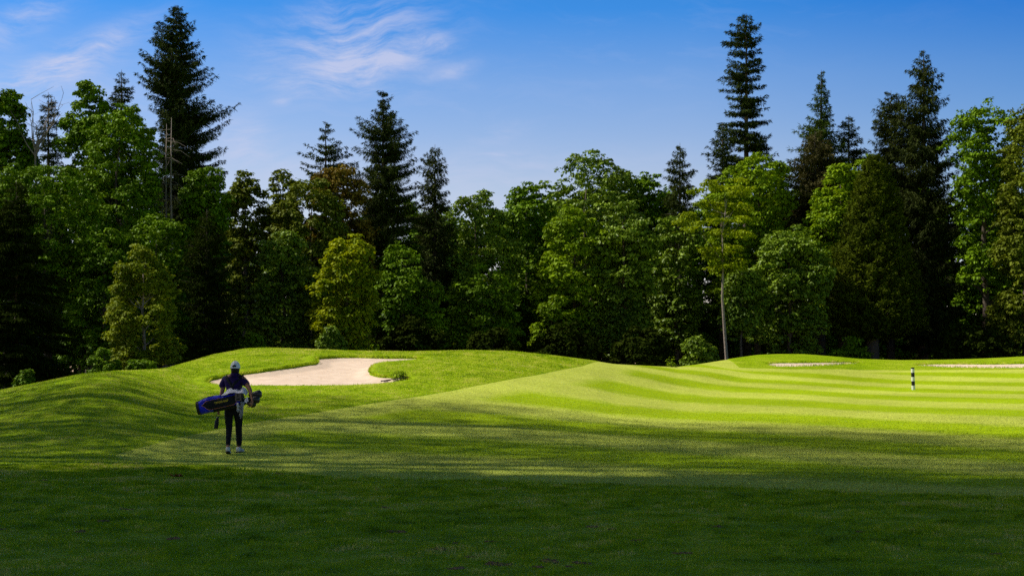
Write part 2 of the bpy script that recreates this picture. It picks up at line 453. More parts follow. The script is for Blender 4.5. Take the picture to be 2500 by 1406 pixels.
# bunker rims
rx, ry, rl, rw = [], [], [], []
for P_, cnt, sc_, nm in ((B1, 9000, 1.0, 1), (B2, 2500, 1.3, 2), (B3, 3500, 1.3, 3)):
    n = len(P_); i = rng.integers(0, n, cnt); t = rng.uniform(0, 1, cnt)[:, None]
    seglen = np.linalg.norm(np.roll(P_, -1, 0) - P_, axis=1); i = rng.choice(n, cnt, p=seglen / seglen.sum())
    p = P_[i] * (1 - t) + np.roll(P_, -1, 0)[i] * t + rng.normal(0, .10, (cnt, 2))
    sdp = poly_sd(P_, p[:, 0], p[:, 1]); p = p[(sdp < -.03)]
    rx.append(p[:, 0]); ry.append(p[:, 1]); rl.append(rng.uniform(.04, .12, len(p)) * sc_); rw.append(np.full(len(p), .016 * sc_))
x = np.concatenate(rx); y = np.concatenate(ry)
blades(x, y, Z(x, y) + .01, np.concatenate(rl), np.concatenate(rw), 'rim_grass', 'ragged fringe of grass along the bunker lips')

# ------------------------------------------------------------------ foliage generators
def leaves_mesh(name, P, Nn, T, L, W, var):
    """folded rhombic leaves: P base point, T tip direction, Nn normal"""
    T = unit(T - Nn * (T * Nn).sum(-1, keepdims=True)); S = np.cross(Nn, T)
    L = L[:, None]; W = W[:, None]
    V = np.stack([P, P + T * L * .45 + S * W * .5 + Nn * W * .12, P + T * L - Nn * L * .10, P + T * L * .45 - S * W * .5 + Nn * W * .12], 1).reshape(-1, 3)
    b0 = np.arange(len(P)) * 4
    tr = np.concatenate([np.stack([b0, b0 + 1, b0 + 2], -1), np.stack([b0, b0 + 2, b0 + 3], -1)])
    return mesh_np(name, V, tris=tr, attrs={'var': np.repeat(var, 4)})

def outline_fns(outline, cx):
    o = np.array(sorted(outline)); return (lambda y: np.interp(y, o[:, 0], cx - o[:, 1])), (lambda y: np.interp(y, o[:, 0], o[:, 2] - cx)), o[0, 0], o[-1, 0]

def side_r(th_, rl, rr_, dep=.9):
    c = np.cos(th_); s = np.sin(th_)
    rx_ = np.where(c > 0, rr_, rl); rd = (rl + rr_) / 2 * dep
    return rx_ * c, rd * s

def broadleaf(outline, cx, d, dens=1.0, bough=38, sub=15, leaf=7.4, seed=1, airy=0.0, drop=.0, flat=.8):
    g = np.random.default_rng(seed); k = d / F
    fl, fr, y0, y1 = outline_fns(outline, cx)
    ys = np.linspace(y0, y1, 80); w = fl(ys) + fr(ys) + 8
    area = math.pi * np.trapezoid(w, ys) if hasattr(np, 'trapezoid') else math.pi * np.trapz(w, ys)
    nb = max(10, int(area / (math.pi * bough ** 2) * 2.1 * dens))
    yb = g.choice(ys, nb, p=w / w.sum()) + g.uniform(-6, 6, nb)
    thb = g.uniform(0, 2 * math.pi, nb); rb = bough * g.uniform(.6, 1.25, nb)
    rb = np.minimum(rb, (fl(yb) + fr(yb)) * .38 + 9)
    jit = g.uniform(.55, 1.12, nb) ** (1 + airy)
    ox, oy = side_r(thb, np.maximum(fl(yb) - rb * .75, 0), np.maximum(fr(yb) - rb * .75, 0)); ox *= jit; oy *= jit
    # centre-fill boughs
    C = np.stack([ox, oy, -(yb + rb * .55)], -1)      # px units, z up
    out = unit(np.stack([ox, oy, np.zeros(nb)], -1) + 1e-6)
    ns = np.maximum(4, (12 * (rb / bough) ** 2 * dens ** .3).astype(int)); ib = np.repeat(np.arange(nb), ns)
    dr = unit(out[ib] * .75 + np.array([0, 0, .5]) + g.normal(0, .75, (len(ib), 3)))
    S = C[ib] + dr * (rb[ib] * g.uniform(.55, 1.08, len(ib)))[:, None] * np.array([1, 1, flat])
    S[:, 2] -= drop * np.linalg.norm(S[:, :2] - C[ib][:, :2], axis=1)
    nl = g.integers(14, 40, len(S)); il = np.repeat(np.arange(len(S)), nl); n = len(il)
    rs = sub * g.uniform(.5, 1.15, len(S))
    d2 = unit(np.array([0, 0, .55]) + dr[il] * .35 + g.normal(0, .75, (n, 3)))
    P = S[il] + d2 * (rs[il] * g.uniform(.5, 1.05, n))[:, None] * np.array([1, 1, .42])
    N = unit(d2 * .7 + np.array([0, 0, .55]) + g.normal(0, .38, (n, 3)))
    T = d2 * np.array([1, 1, .2]) + np.array([0, 0, -.55]) + g.normal(0, .3, (n, 3))
    L = leaf * g.uniform(.7, 1.35, n); W = L * g.uniform(.6, .95, n)
    var = np.clip(g.uniform(0, 1, len(S))[il] * .5 + g.uniform(0, 1, n) * .5, 0, 1)
    P[:, 0] += 0
    return P * k, N, T, L * k, W * k, var, C * k, rb * k

def limbs(C, x0, zb, ztop, r0, seed=1, nl=14):
    """trunk with limbs reaching bough centres; local coordinates with origin at the trunk base"""
    g = np.random.default_rng(seed); mb = MB()
    H = ztop - zb
    wob = g.normal(0, .006 * H, (7, 2)); wob[0] = 0
    pts = [(wob[i][0], wob[i][1], H * .92 * i / 6) for i in range(7)]
    mb.tube([(p[0], p[1], p[2] - (.4 if i == 0 else 0)) for i, p in enumerate(pts)], [r0 * (1.25 if i == 0 else (1 - i / 6.6)) for i in range(7)], 8)
    idx = g.choice(len(C), min(nl, len(C)), replace=False)
    for i in idx:
        c = C[i]; zc = c[2] - zb
        if zc < H * .15: continue
        hz = math.hypot(c[0], c[1]); z0 = max(H * .12, zc - hz * g.uniform(.7, 1.1)); z0 = min(z0, H * .85)
        f = z0 / (H * .92) * 6; a = int(min(5, f)); t = f - a
        p0 = [pts[a][j] * (1 - t) + pts[a + 1][j] * t for j in range(3)]
        p3 = (c[0], c[1], zc)
        pm = [(p0[j] + p3[j]) / 2 + (0, 0, -.04 * H)[j] * g.uniform(-.3, 1) for j in range(3)]
        rr0 = max(.03, r0 * (1 - z0 / H) * .55)
        mb.tube([p0, pm, p3], [rr0, rr0 * .6, rr0 * .2], 5, cap=False)
    return mb

def conifer(outline, cx, d, seed=1, whorl=11, nbr=6, droop=.35, s0=.15, tip=.25, hang=.5, spray=(10, 2.1), twig=8, lenj=(.55, 1.1), up=0.0, gap=0.0, tw=.33, dens=5):
    g = np.random.default_rng(seed); k = d / F
    fl, fr, y0, y1 = outline_fns(outline, cx)
    P = []; D = []; br = []; SZ = []
    y = y0 + 2
    while y < y1:
        f = (y - y0) / (y1 - y0)
        for _ in range(nbr if f > .06 else max(3, nbr - 2)):
            if g.uniform() < gap: continue
            a = g.uniform(0, 2 * math.pi); yy = y + g.uniform(-whorl / 2, whorl / 2) * (.55 if whorl > 13 else 1)
            L0 = np.hypot(*side_r(np.array(a), fl(yy), fr(yy), .95)); L = float(L0) * g.uniform(*lenj)
            if L < 3: L = 3
            m = max(3, int(L / twig)); t = (np.arange(m) + g.uniform(.2, .9)) / m
            t = np.clip(t, .04, 1.0); t = np.append(t, 1.0)
            s_ = s0 + (1 - f) ** 2 * .35 + g.normal(0, .08)
            zz = L * (s_ * t - (droop + g.normal(0, .05)) * t ** 2 + tip * t ** 3)
            h = np.array([math.cos(a), math.sin(a)])
            pt = np.stack([h[0] * L * t, h[1] * L * t, -yy + zz], -1)
            br.append((a, yy, L, pt))
            for j in range(len(t)):
                tl = (tw * L * (1.02 - t[j]) ** .75 + spray[0] * .6) * g.uniform(.7, 1.2)
                for sgn in (-1, 1):
                    da = a + sgn * R(g.uniform(35, 65))
                    if j == len(t) - 1: da = a + sgn * R(12)
                    q_ = max(1, int(tl / (spray[0] * .55)))
                    tt = (np.arange(q_) + .5) / q_ * tl
                    hd = np.array([math.cos(da), math.sin(da), 0])
                    base = pt[j] + hd * tt[:, None]; base[:, 2] -= tt * (.25 * hang) - tt * up * .3
                    for _k in range(dens):
                        SZ.append(np.full(len(base), min(1.0, .45 + L / 45)))
                        P.append(base + g.normal(0, 1.3, base.shape))
                        D.append(hd * .9 + np.array([0, 0, -hang + up]) + g.normal(0, .30, base.shape))
        y += whorl * g.uniform(.8, 1.2)
    P = np.vstack(P); D = unit(np.vstack(D)); n = len(P)
    # leader
    SZ = np.concatenate(SZ); L = spray[0] * g.uniform(.7, 1.3, n) * SZ; W = spray[1] * g.uniform(.7, 1.3, n) * SZ
    N = unit(np.array([0, 0, .7]) + unit(P * np.array([1, 1, 0])) * .35 + g.normal(0, .5, (n, 3)))
    return P * k, N, D, L * k, W * k, g.uniform(0, 1, n), br, y0, y1

def conifer_wood(br, cx, d, y0, y1, zb, r0, seed=0, lean=0.0, frac=.6):
    k = d / F; g = np.random.default_rng(seed); mb = MB()
    ztop = -y0 * k
    H = ztop - zb
    mb.tube([(0, 0, zb - .4), (0, 0, zb + H * .3), (0, 0, zb + H * .7), (0, 0, ztop - .1), (0, 0, ztop + 9 * k)], [r0 * 1.15, r0 * .8, r0 * .42, r0 * .08, .01], 8)
    for a, yy, L, pt in br:
        if g.uniform() > frac: continue
        r = .0035 * L * k * 3 + .012
        m = len(pt)
        pts = [(0, 0, -yy * k)] + [tuple(pt[i] * k) for i in (m // 3, 2 * m // 3, m - 1)]
        mb.tube(pts, [r, r * .8, r * .5, r * .2], 3, cap=False)
    return mb

# materials
BARK = plain('bark', (.10, .075, .055), .9, .45, 9, .03)
BARKP = plain('pale_bark', (.30, .24, .20), .9, .4, 9, .03)
DEADW = plain('dead_wood', (.26, .21, .18), .9, .35, 12, .01)
M_MAPLE = leafmat('maple_leaf', (.040, .095, .003), (.24, .40, .008))
M_MAPLE2 = leafmat('maple_leaf_fresh', (.075, .150, .003), (.34, .49, .010), .2)
M_MAPLE3 = leafmat('maple_leaf_blue', (.04, .085, .008), (.31, .45, .028), .13, .45, .16)
M_OLIVE = leafmat('maple_leaf_olive', (.06, .085, .004), (.24, .29, .02))
M_RED = leafmat('maple_leaf_reddish', (.09, .075, .006), (.30, .21, .025))
M_YELLOW = leafmat('maple_leaf_yellow', (.09, .17, .003), (.56, .60, .008), .28)
M_BIRCH = leafmat('birch_leaf', (.07, .12, .003), (.36, .42, .02), .22)
M_FIR = leafmat('fir_needles', (.012, .024, .004), (.07, .10, .010), .08, .7, .06)
M_FIRG = leafmat('fir_needles_green', (.02, .045, .004), (.09, .14, .010), .12, .7, .06)
M_CEDAR = leafmat('cedar_sprays', (.018, .030, .005), (.075, .095, .018), .12, .7, .06)
M_BROWN = leafmat('cedar_brown', (.034, .034, .006), (.11, .095, .02), .1, .7, .15)
M_CYP = leafmat('cypress_sprays', (.020, .040, .002), (.13, .165, .004), .12, .7, .05)
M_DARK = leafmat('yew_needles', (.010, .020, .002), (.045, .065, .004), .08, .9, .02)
M_LOCUST = leafmat('locust_leaf', (.12, .19, .003), (.42, .50, .006), .28)

def place_tree(name, label, cat, d, cx, crown_data, crown_mat, wood_mb, wood_mat, group=None, wood_local_z0=False, extra=None):
    x = (cx - 1250) / F * d
    zb = float(Z(x, d))
    e = empty(name, (x, d, zb), label, cat, group)
    P, N, T, L, W, var = crown_data[:6]
    P = P + np.array([0, 0, EYE + HOR * d / F - zb])
    c = link('crown', leaves_mesh('crown', P, N, T, L, W, var), crown_mat, e)
    w = wood_mb.build('trunk', wood_mat, e)
    return e

GB = 'broadleaved trees along the edge of the wood'
GC = 'conifers standing up out of the wood'
_s = [100]
def maple(label, cx, d, outline, mat=M_MAPLE, group=GB, name='maple_tree', cat='tree', trunk_r=None, bark=BARK, nl=14, **kw):
    _s[0] += 1
    x = (cx - 1250) / F * d; zb = float(Z(x, d))
    data = broadleaf(outline, cx, d, seed=_s[0], **kw)
    off = EYE + HOR * d / F - zb
    C = data[6] + np.array([0, 0, off])
    ztop = float(C[:, 2].max())
    mb = limbs(C, 0, 0, ztop, trunk_r or max(.12, ztop * .018), seed=_s[0], nl=nl)
    return place_tree(name, label, cat, d, cx, data, mat, mb, bark, group)

def fir(label, cx, d, outline, mat=M_FIR, group=GC, name='fir_tree', cat='tree', r0=None, bark=BARK, frac=.6, **kw):
    _s[0] += 1
    x = (cx - 1250) / F * d; zb = float(Z(x, d))
    data = conifer(outline, cx, d, seed=_s[0], **kw)
    off = EYE + HOR * d / F - zb
    k = d / F
    H = off - data[7] * k
    mb = conifer_wood(data[6], cx, d, data[7], data[8], -off, r0 or H * .014, seed=_s[0], frac=frac)
    mb.V = [(v[0], v[1], v[2] + off) for v in mb.V]
    return place_tree(name, label, cat, d, cx, data, mat, mb, bark, group)

# ------------------------------------------------------------------ the trees, left to right
SLIM = dict(s0=.2, droop=.25, tip=.15)
# -- left block
fir('tallest dark fir on the left with a forked double tip', 430, 88,
    [(22, 424, 440), (60, 400, 462), (110, 372, 480), (170, 350, 500), (215, 348, 518), (260, 372, 500), (290, 385, 560), (310, 385, 568), (350, 390, 545), (390, 385, 563), (430, 380, 548), (500, 385, 560), (600, 380, 570), (760, 390, 560)],
    mat=M_FIR, nbr=13, whorl=15, hang=.6, droop=.3, tip=.38, s0=.08, lenj=(.45, 1.12), spray=(9, 1.8), dens=6, tw=.27)
fir('small dark fir tip just left of the tallest forked fir', 297, 92, [(180, 293, 300), (215, 275, 318), (260, 262, 335), (330, 255, 340), (420, 250, 345)], nbr=5, whorl=10, gap=.1)
fir('dark thin conifer behind bare branches at the far left', 118, 94, [(235, 112, 124), (270, 98, 138), (320, 92, 142), (420, 85, 150)], nbr=5, whorl=10, gap=.1)
maple('sparse spindly alder rising at the left edge of the photo', 22, 84, [(182, 14, 30), (210, 4, 50), (260, -20, 60), (330, -30, 80), (420, -40, 90), (560, -40, 100)], mat=M_MAPLE, dens=.8, bough=24, sub=12, airy=.3, name='alder_tree')
maple('airy maple with open branching top left of the tall fir', 215, 84, [(200, 196, 236), (225, 190, 262), (265, 170, 262), (300, 150, 270), (380, 142, 280), (520, 140, 290)], mat=M_MAPLE, dens=.75, bough=26, sub=13, airy=.4)
maple('large full maple beside the tall forked fir', 290, 80, [(262, 262, 330), (285, 230, 372), (330, 215, 388), (400, 200, 395), (480, 195, 398), (620, 200, 400), (760, 200, 400)], mat=M_MAPLE, dens=1.1)
maple('maple crown to the right below the tall forked fir', 505, 82, [(395, 495, 520), (420, 470, 545), (460, 450, 552), (510, 440, 545), (600, 440, 540), (680, 450, 540)], mat=M_MAPLE, dens=1.0, bough=34)
maple('broad leafy maple filling the left edge at mid height', 110, 74, [(378, 60, 130), (400, 20, 190), (450, -20, 225), (520, -40, 240), (600, -40, 250), (720, -40, 250), (820, -40, 240)], mat=M_MAPLE, dens=1.1)
maple('dark maple in shadow behind the weeping birch', 255, 72, [(560, 230, 290), (600, 200, 320), (680, 170, 340), (780, 150, 330), (880, 150, 330)], mat=M_MAPLE, dens=1.0)
maple('mid green maple above and right of the weeping birch', 380, 74, [(515, 350, 410), (540, 310, 440), (600, 290, 460), (680, 300, 470), (800, 300, 480), (880, 300, 480)], mat=M_MAPLE, dens=1.0)
maple('yellow green weeping birch glowing in the sun on the left', 350, 66, [(585, 338, 352), (610, 315, 372), (640, 285, 405), (700, 268, 428), (760, 262, 440), (830, 262, 440), (900, 275, 430)], mat=M_BIRCH, bough=26, sub=13, leaf=6.5, drop=.5, dens=.75, name='birch_tree', bark=BARKP)
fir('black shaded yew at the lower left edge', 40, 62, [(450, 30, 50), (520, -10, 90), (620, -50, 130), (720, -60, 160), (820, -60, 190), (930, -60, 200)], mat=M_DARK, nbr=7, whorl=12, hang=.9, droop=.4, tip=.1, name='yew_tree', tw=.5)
fir('dark drooping conifer right of the weeping birch', 505, 72, [(520, 500, 512), (560, 475, 535), (620, 455, 560), (700, 440, 575), (800, 440, 580), (900, 440, 575)], mat=M_DARK, nbr=8, whorl=11, hang=.6, dens=4)
# dead snags
def snag(label, cx, d, ytop, ybot, r, seed, branches=30):
    g = np.random.default_rng(seed); x = (cx - 1250) / F * d; zb = float(Z(x, d)); k = d / F
    e = empty('dead_tree', (x, d, zb), label, 'dead tree', 'dead trunks in front of the tall fir')
    off = EYE + HOR * k - zb; H = off - ytop * k
    mb = MB(); mb.tube([(0, 0, -.4), (.1, 0, H * .4), (-.03, 0, H * .75), (0.02, 0, H)], [r, r * .8, r * .5, r * .12], 7)
    t = mb.build('trunk', DEADW, e)
    mb = MB()
    for i in range(branches):
        z = off - g.uniform(ytop + 20, ybot) * k; a = g.uniform(0, 6.28); L = g.uniform(.3, 1.5)
        h = (math.cos(a) * L, math.sin(a) * L)
        mb.tube([(0, 0, z), (h[0] * .5, h[1] * .5, z - L * .05), (h[0], h[1], z - L * g.uniform(.15, .5))], [.02, .014, .006], 3, cap=False)
    mb.build('branches', DEADW, e)
    return e
snag('taller pale dead trunk in front of the tall forked fir', 418, 81, 288, 520, .12, 1)
snag('shorter pale dead trunk beside the taller dead trunk', 406, 81.5, 303, 520, .11, 2)
snag('thin bare dead stem at the left of the pale dead trunks', 398, 81.8, 430, 560, .06, 3, 12)
# bare branched tree top at far left
def bare_top(cx, d, ytop, ybase):
    x = (cx - 1250) / F * d; zb = float(Z(x, d)); k = d / F; g = np.random.default_rng(5)
    e = empty('dead_tree', (x, d, zb), 'bare forked branches of a leafless tree against the sky at far left', 'dead tree')
    off = EYE + HOR * k - zb
    mb = MB(); zt = off - (ybase - 60) * k
    mb.tube([(0, 0, -.3), (0.1, 0, zt * .6), (-.05, 0, zt)], [.16, .09, .05], 7)
    for i in range(9):
        a = g.uniform(-.9, 1.1); L = (ybase - 60 - ytop) * k * g.uniform(.5, 1.0)
        p = [(-.05, 0, zt - g.uniform(0, 1))]
        dx = math.sin(a) * .8; dy = g.uniform(-.4, .4)
        for j in range(4):
            p.append((p[-1][0] + dx * L * .22 + g.normal(0, .12), p[-1][1] + dy * L * .2, p[-1][2] + L * .25))
            if j > 0:
                q = p[-1]; mb.tube([q, (q[0] + g.normal(0, .35), q[1] + g.normal(0, .2), q[2] + .35), (q[0] + g.normal(.1, .5), q[1], q[2] + g.uniform(.4, .9))], [.018, .012, .006], 4, cap=False)
        mb.tube(p, [.045, .038, .03, .02, .008], 5, cap=False)
    mb.build('trunk', DEADW, e)
bare_top(88, 83, 222, 420)
# -- centre left
fir('small dark spruce with level branches left of the big central fir', 795, 112, [(305, 790, 800), (335, 778, 812), (362, 768, 832), (380, 738, 846), (410, 745, 860), (430, 735, 870), (520, 740, 870)], nbr=7, whorl=17, droop=.10, tip=.16, s0=.10, hang=.4, lenj=(.5, 1.12), name='spruce_tree', spray=(8.5, 2.3), tw=.22)
fir('tall dark fir with bent tip left of centre', 935, 100, [(230, 946, 954), (255, 928, 956), (300, 908, 968), (330, 870, 1005), (345, 850, 1018), (365, 880, 1000), (385, 862, 1000), (440, 870, 1015), (520, 860, 1040), (640, 860, 1040), (780, 870, 1030), (880, 880, 1020)], nbr=13, whorl=17, hang=.75, droop=.28, tip=.36, s0=.05, lenj=(.42, 1.12), spray=(9, 1.8), dens=6, tw=.25)
fir('narrow cedar just right of the tall bent fir', 1062, 104, [(362, 1058, 1068), (385, 1040, 1080), (420, 1030, 1088), (470, 1022, 1090), (515, 1015, 1100), (600, 1005, 1105), (760, 1000, 1110)], mat=M_CEDAR, nbr=6, whorl=11, hang=1.1, droop=.2, tip=.2, name='cedar_tree')
maple('airy olive green maple at the gap right of the left block', 600, 96, [(420, 588, 628), (450, 560, 650), (490, 548, 665), (560, 545, 680), (660, 545, 680), (780, 550, 680)], mat=M_OLIVE, dens=.7, bough=28, sub=13, airy=.25)
maple('small round maple top between the olive maple and the reddish one', 690, 98, [(412, 680, 705), (440, 655, 735), (500, 650, 740), (600, 650, 740)], mat=M_OLIVE, dens=.8, bough=28, sub=13)
maple('reddish tinged maple top below the small spruce', 825, 97, [(405, 800, 850), (425, 765, 880), (470, 745, 900), (540, 740, 905), (640, 750, 905)], mat=M_RED, dens=.9, bough=34)
maple('olive maple left of the reddish maple top', 760, 94, [(430, 740, 780), (455, 690, 820), (520, 670, 840), (620, 670, 840), (740, 680, 830)], mat=M_OLIVE, dens=.9, bough=34)
maple('dark green conical maple behind the large bunker', 690, 82, [(562, 680, 715), (590, 650, 745), (640, 625, 770), (700, 605, 780), (770, 595, 785), (850, 590, 780), (890, 600, 770)], mat=M_MAPLE3, dens=1.1, bough=34)
maple('bright yellow topped maple above the large bunker', 848, 80, [(566, 835, 872), (590, 812, 892), (625, 795, 915), (680, 768, 918), (740, 758, 915), (800, 765, 905), (870, 780, 900)], mat=M_YELLOW, dens=1.1, bough=32)
maple('shadowed maple under the tall bent fir', 985, 92, [(600, 950, 1010), (650, 910, 1050), (720, 890, 1080), (800, 880, 1090), (880, 880, 1090)], mat=M_MAPLE, dens=1.0)
# -- centre
maple('rounded maple at the left end of the central tree mass', 1165, 106, [(468, 1140, 1200), (495, 1105, 1225), (535, 1070, 1245), (580, 1050, 1255), (650, 1050, 1260), (740, 1060, 1260), (860, 1080, 1250)], mat=M_MAPLE3, dens=1.1)
maple('maple with a knobbly skyline between the two rounded crowns', 1290, 112, [(452, 1275, 1310), (475, 1235, 1340), (520, 1215, 1360), (600, 1210, 1370), (720, 1215, 1370), (860, 1230, 1360)], mat=M_MAPLE, dens=1.1)
maple('highest and broadest maple crown at the centre skyline', 1430, 118, [(380, 1385, 1480), (395, 1340, 1515), (430, 1305, 1545), (480, 1288, 1560), (560, 1280, 1570), (680, 1280, 1570), (820, 1300, 1560)], mat=M_MAPLE3, dens=1.1, bough=46)
maple('lower maple crown right of the highest central maple', 1590, 120, [(418, 1570, 1610), (435, 1530, 1640), (480, 1520, 1660), (560, 1515, 1670), (680, 1520, 1670)], mat=M_MAPLE, dens=1.0)
maple('saturated green maple in front of the highest central maple', 1400, 104, [(508, 1380, 1430), (535, 1345, 1475), (590, 1325, 1500), (650, 1310, 1505), (720, 1310, 1490), (780, 1310, 1450)], mat=M_MAPLE2, dens=1.1, bough=38)
maple('small bright maple low in front of the saturated green one', 1345, 101, [(718, 1335, 1365), (745, 1310, 1395), (790, 1300, 1400), (820, 1310, 1390)], mat=M_MAPLE2, bough=26, dens=1.0)
maple('pale green maple left of the thin bare trunk', 1525, 103, [(498, 1505, 1550), (530, 1475, 1590), (590, 1450, 1600), (680, 1440, 1600), (770, 1440, 1590), (850, 1450, 1540)], mat=M_MAPLE3, dens=1.1, bough=36)
maple('maple in shade directly left of the thin bare trunk', 1650, 108, [(520, 1630, 1680), (560, 1600, 1710), (640, 1585, 1720), (740, 1590, 1720), (840, 1600, 1710)], mat=M_MAPLE3, dens=1.0, bough=36)
maple('shaded low maple right of the shadowed one under the bent fir', 1180, 98, [(640, 1150, 1210), (680, 1100, 1260), (760, 1090, 1290), (850, 1100, 1290)], mat=M_MAPLE, dens=.9)
fir('small grey green conifer tip between central maples and right block', 1660, 112, [(358, 1657, 1664), (390, 1642, 1680), (425, 1630, 1695), (470, 1622, 1700), (560, 1610, 1700), (640, 1610, 1700)], mat=M_CEDAR, nbr=6, whorl=11, hang=.8, name='cedar_tree')
# -- right block
fir('tallest columnar fir on the right with a flat tufted top', 1822, 122, [(44, 1816, 1836), (60, 1790, 1852), (95, 1772, 1866), (115, 1766, 1858), (128, 1785, 1850), (140, 1782, 1850), (175, 1775, 1858), (195, 1762, 1858), (240, 1766, 1866), (285, 1760, 1872), (330, 1768, 1878), (380, 1764, 1884), (460, 1762, 1884)], nbr=10, whorl=21, droop=.12, tip=.1, s0=.03, hang=.25, lenj=(.78, 1.12), spray=(8.5, 1.9), dens=6, r0=.42, tw=.3)
fir('short dark fir at the left foot of the tallest right hand fir', 1764, 119, [(308, 1758, 1772), (340, 1740, 1790), (380, 1722, 1800), (420, 1728, 1810), (500, 1730, 1810)], nbr=6, whorl=12, droop=.15, tip=.1, hang=.3)
fir('pointed fir with pale brown lower branches on the right', 2005, 118, [(180, 2003, 2008), (215, 1998, 2013), (245, 1988, 2022), (290, 1975, 2030), (330, 1952, 2045), (370, 1938, 2060), (430, 1922, 2080), (500, 1915, 2090), (600, 1920, 2090)], mat=M_FIRG, nbr=7, whorl=11, hang=.3, up=.1)
fir('brownish cedar in front of the pointed fir on the right', 1990, 114, [(330, 1975, 2005), (370, 1950, 2035), (420, 1930, 2060), (480, 1915, 2070), (560, 1910, 2060), (640, 1920, 2040)], mat=M_BROWN, nbr=7, whorl=12, hang=.9, name='cedar_tree')
fir('small dark conifer right of the pointed fir', 2072, 120, [(288, 2068, 2076), (320, 2050, 2092), (360, 2040, 2110), (420, 2035, 2130), (520, 2030, 2130)], mat=M_FIR, nbr=6, whorl=11, hang=.5)
fir('tall drooping cedar with a thin leaning tip at the right', 2255, 116, [(130, 2252, 2262), (165, 2228, 2275), (190, 2212, 2290), (225, 2225, 2300), (265, 2195, 2312), (320, 2170, 2315), (400, 2160, 2330), (500, 2160, 2345), (620, 2170, 2370), (740, 2180, 2390), (850, 2200, 2400)], mat=M_CEDAR, nbr=7, whorl=13, hang=1.3, droop=.1, tip=.1, s0=.15, name='cedar_tree', spray=(11, 2.3), dens=5, lenj=(.45, 1.06))
fir('bushy cedar shoulder left of the tall drooping cedar', 2175, 118, [(230, 2165, 2190), (260, 2140, 2215), (300, 2128, 2230), (350, 2125, 2235), (440, 2125, 2240), (560, 2130, 2240)], mat=M_CEDAR, nbr=7, whorl=12, hang=.9, name='cedar_tree')
maple('leafy maple top right behind the pointed firs and tallest fir', 1850, 114, [(385, 1830, 1880), (400, 1780, 1910), (430, 1740, 1925), (500, 1725, 1930), (600, 1730, 1930), (700, 1740, 1920)], mat=M_MAPLE2, dens=1.0)
maple('bright maple slope left of the dense conical cypress', 2055, 110, [(368, 2085, 2125), (400, 2040, 2135), (450, 2005, 2130), (520, 1970, 2120), (600, 1950, 2110), (680, 1950, 2080), (760, 1950, 2060)], mat=M_MAPLE2, dens=1.1, bough=38)
maple('sunlit pale maple reaching to the ground left of the cypress', 1930, 104, [(560, 1900, 1970), (600, 1850, 2010), (660, 1825, 2030), (740, 1820, 2020), (800, 1830, 2000), (860, 1870, 1990)], mat=M_MAPLE3, dens=1.15, bough=36)
maple('low leafy maple bough just right of the bare trunk', 1810, 101.5, [(655, 1790, 1840), (700, 1765, 1860), (760, 1758, 1850), (800, 1765, 1830)], mat=M_MAPLE3, bough=26, dens=1.0)
fir('dense broad conical cypress with brown green foliage', 2130, 106, [(385, 2125, 2140), (430, 2105, 2165), (500, 2082, 2190), (580, 2060, 2205), (660, 2032, 2225), (740, 2000, 2245), (790, 1985, 2260), (815, 1992, 2258), (830, 2030, 2230)], mat=M_CYP, nbr=20, whorl=9, hang=-.1, up=.55, droop=.1, tip=.25, s0=.1, tw=.16, lenj=(.86, 1.02), spray=(8.5, 2.4), dens=6, name='cypress_tree', r0=.55)
maple('tall maple at the right edge with sky showing between its limbs', 2405, 112, [(250, 2380, 2430), (268, 2345, 2455), (300, 2320, 2480), (370, 2315, 2490), (430, 2330, 2485), (500, 2340, 2480), (600, 2350, 2480), (700, 2350, 2490)], mat=M_MAPLE, dens=.85, bough=36, airy=.1, nl=24)
maple('maple cut by the right edge of the photo', 2505, 108, [(258, 2490, 2530), (300, 2460, 2570), (400, 2450, 2600), (540, 2440, 2600), (700, 2430, 2600), (840, 2430, 2600)], mat=M_OLIVE, dens=1.0)
maple('thin trunked locust with flat layered yellow green crown', 1768, 99, [(418, 1740, 1800), (440, 1690, 1825), (480, 1660, 1840), (520, 1642, 1842), (560, 1632, 1835), (575, 1650, 1820), (600, 1720, 1810), (640, 1735, 1815)], mat=M_LOCUST, dens=.62, bough=34, sub=15, leaf=6.0, airy=.0, flat=.22, name='locust_tree', bark=BARKP, trunk_r=.15, nl=14)

# understory and second row: shared meshes
def understory(label, cx, d, y0, w, y1=905, mat=M_MAPLE, **kw):
    return maple(label, cx, d, [(y0, cx - w * .15, cx + w * .2), (y0 + (y1 - y0) * .25, cx - w * .4, cx + w * .38), (y0 + (y1 - y0) * .6, cx - w * .5, cx + w * .5), (y1, cx - w * .45, cx + w * .45)], mat=mat, group='shrubs and saplings at the foot of the wood', name='shrub', cat='shrub', trunk_r=.05, **kw)
maple('full shaded maple joining the two left hand central crowns', 1090, 112, [(520, 1070, 1120), (560, 1040, 1150), (640, 1030, 1160), (760, 1030, 1160), (860, 1040, 1150)], mat=M_MAPLE, dens=1.1)
maple('full green maple joining the highest and the lower central crown', 1520, 122, [(420, 1500, 1550), (450, 1470, 1590), (520, 1450, 1610), (640, 1450, 1610), (760, 1460, 1600)], mat=M_MAPLE3, dens=1.1)
maple('deep green maple filling the space between the tall fir and the cypress', 1900, 120, [(410, 1880, 1930), (440, 1850, 1960), (520, 1840, 1980), (640, 1840, 1990), (780, 1850, 1980)], mat=M_MAPLE, dens=1.1)
maple('dark maple closing the gap behind the olive maple', 560, 104, [(520, 540, 590), (560, 500, 620), (640, 480, 640), (760, 480, 640), (860, 490, 630)], mat=M_MAPLE, dens=1.1)
understory('bright green shrub at the crest left of the golfer', 255, 56, 850, 90, 925, M_MAPLE, bough=15, sub=8, leaf=6, dens=.5, airy=.8)
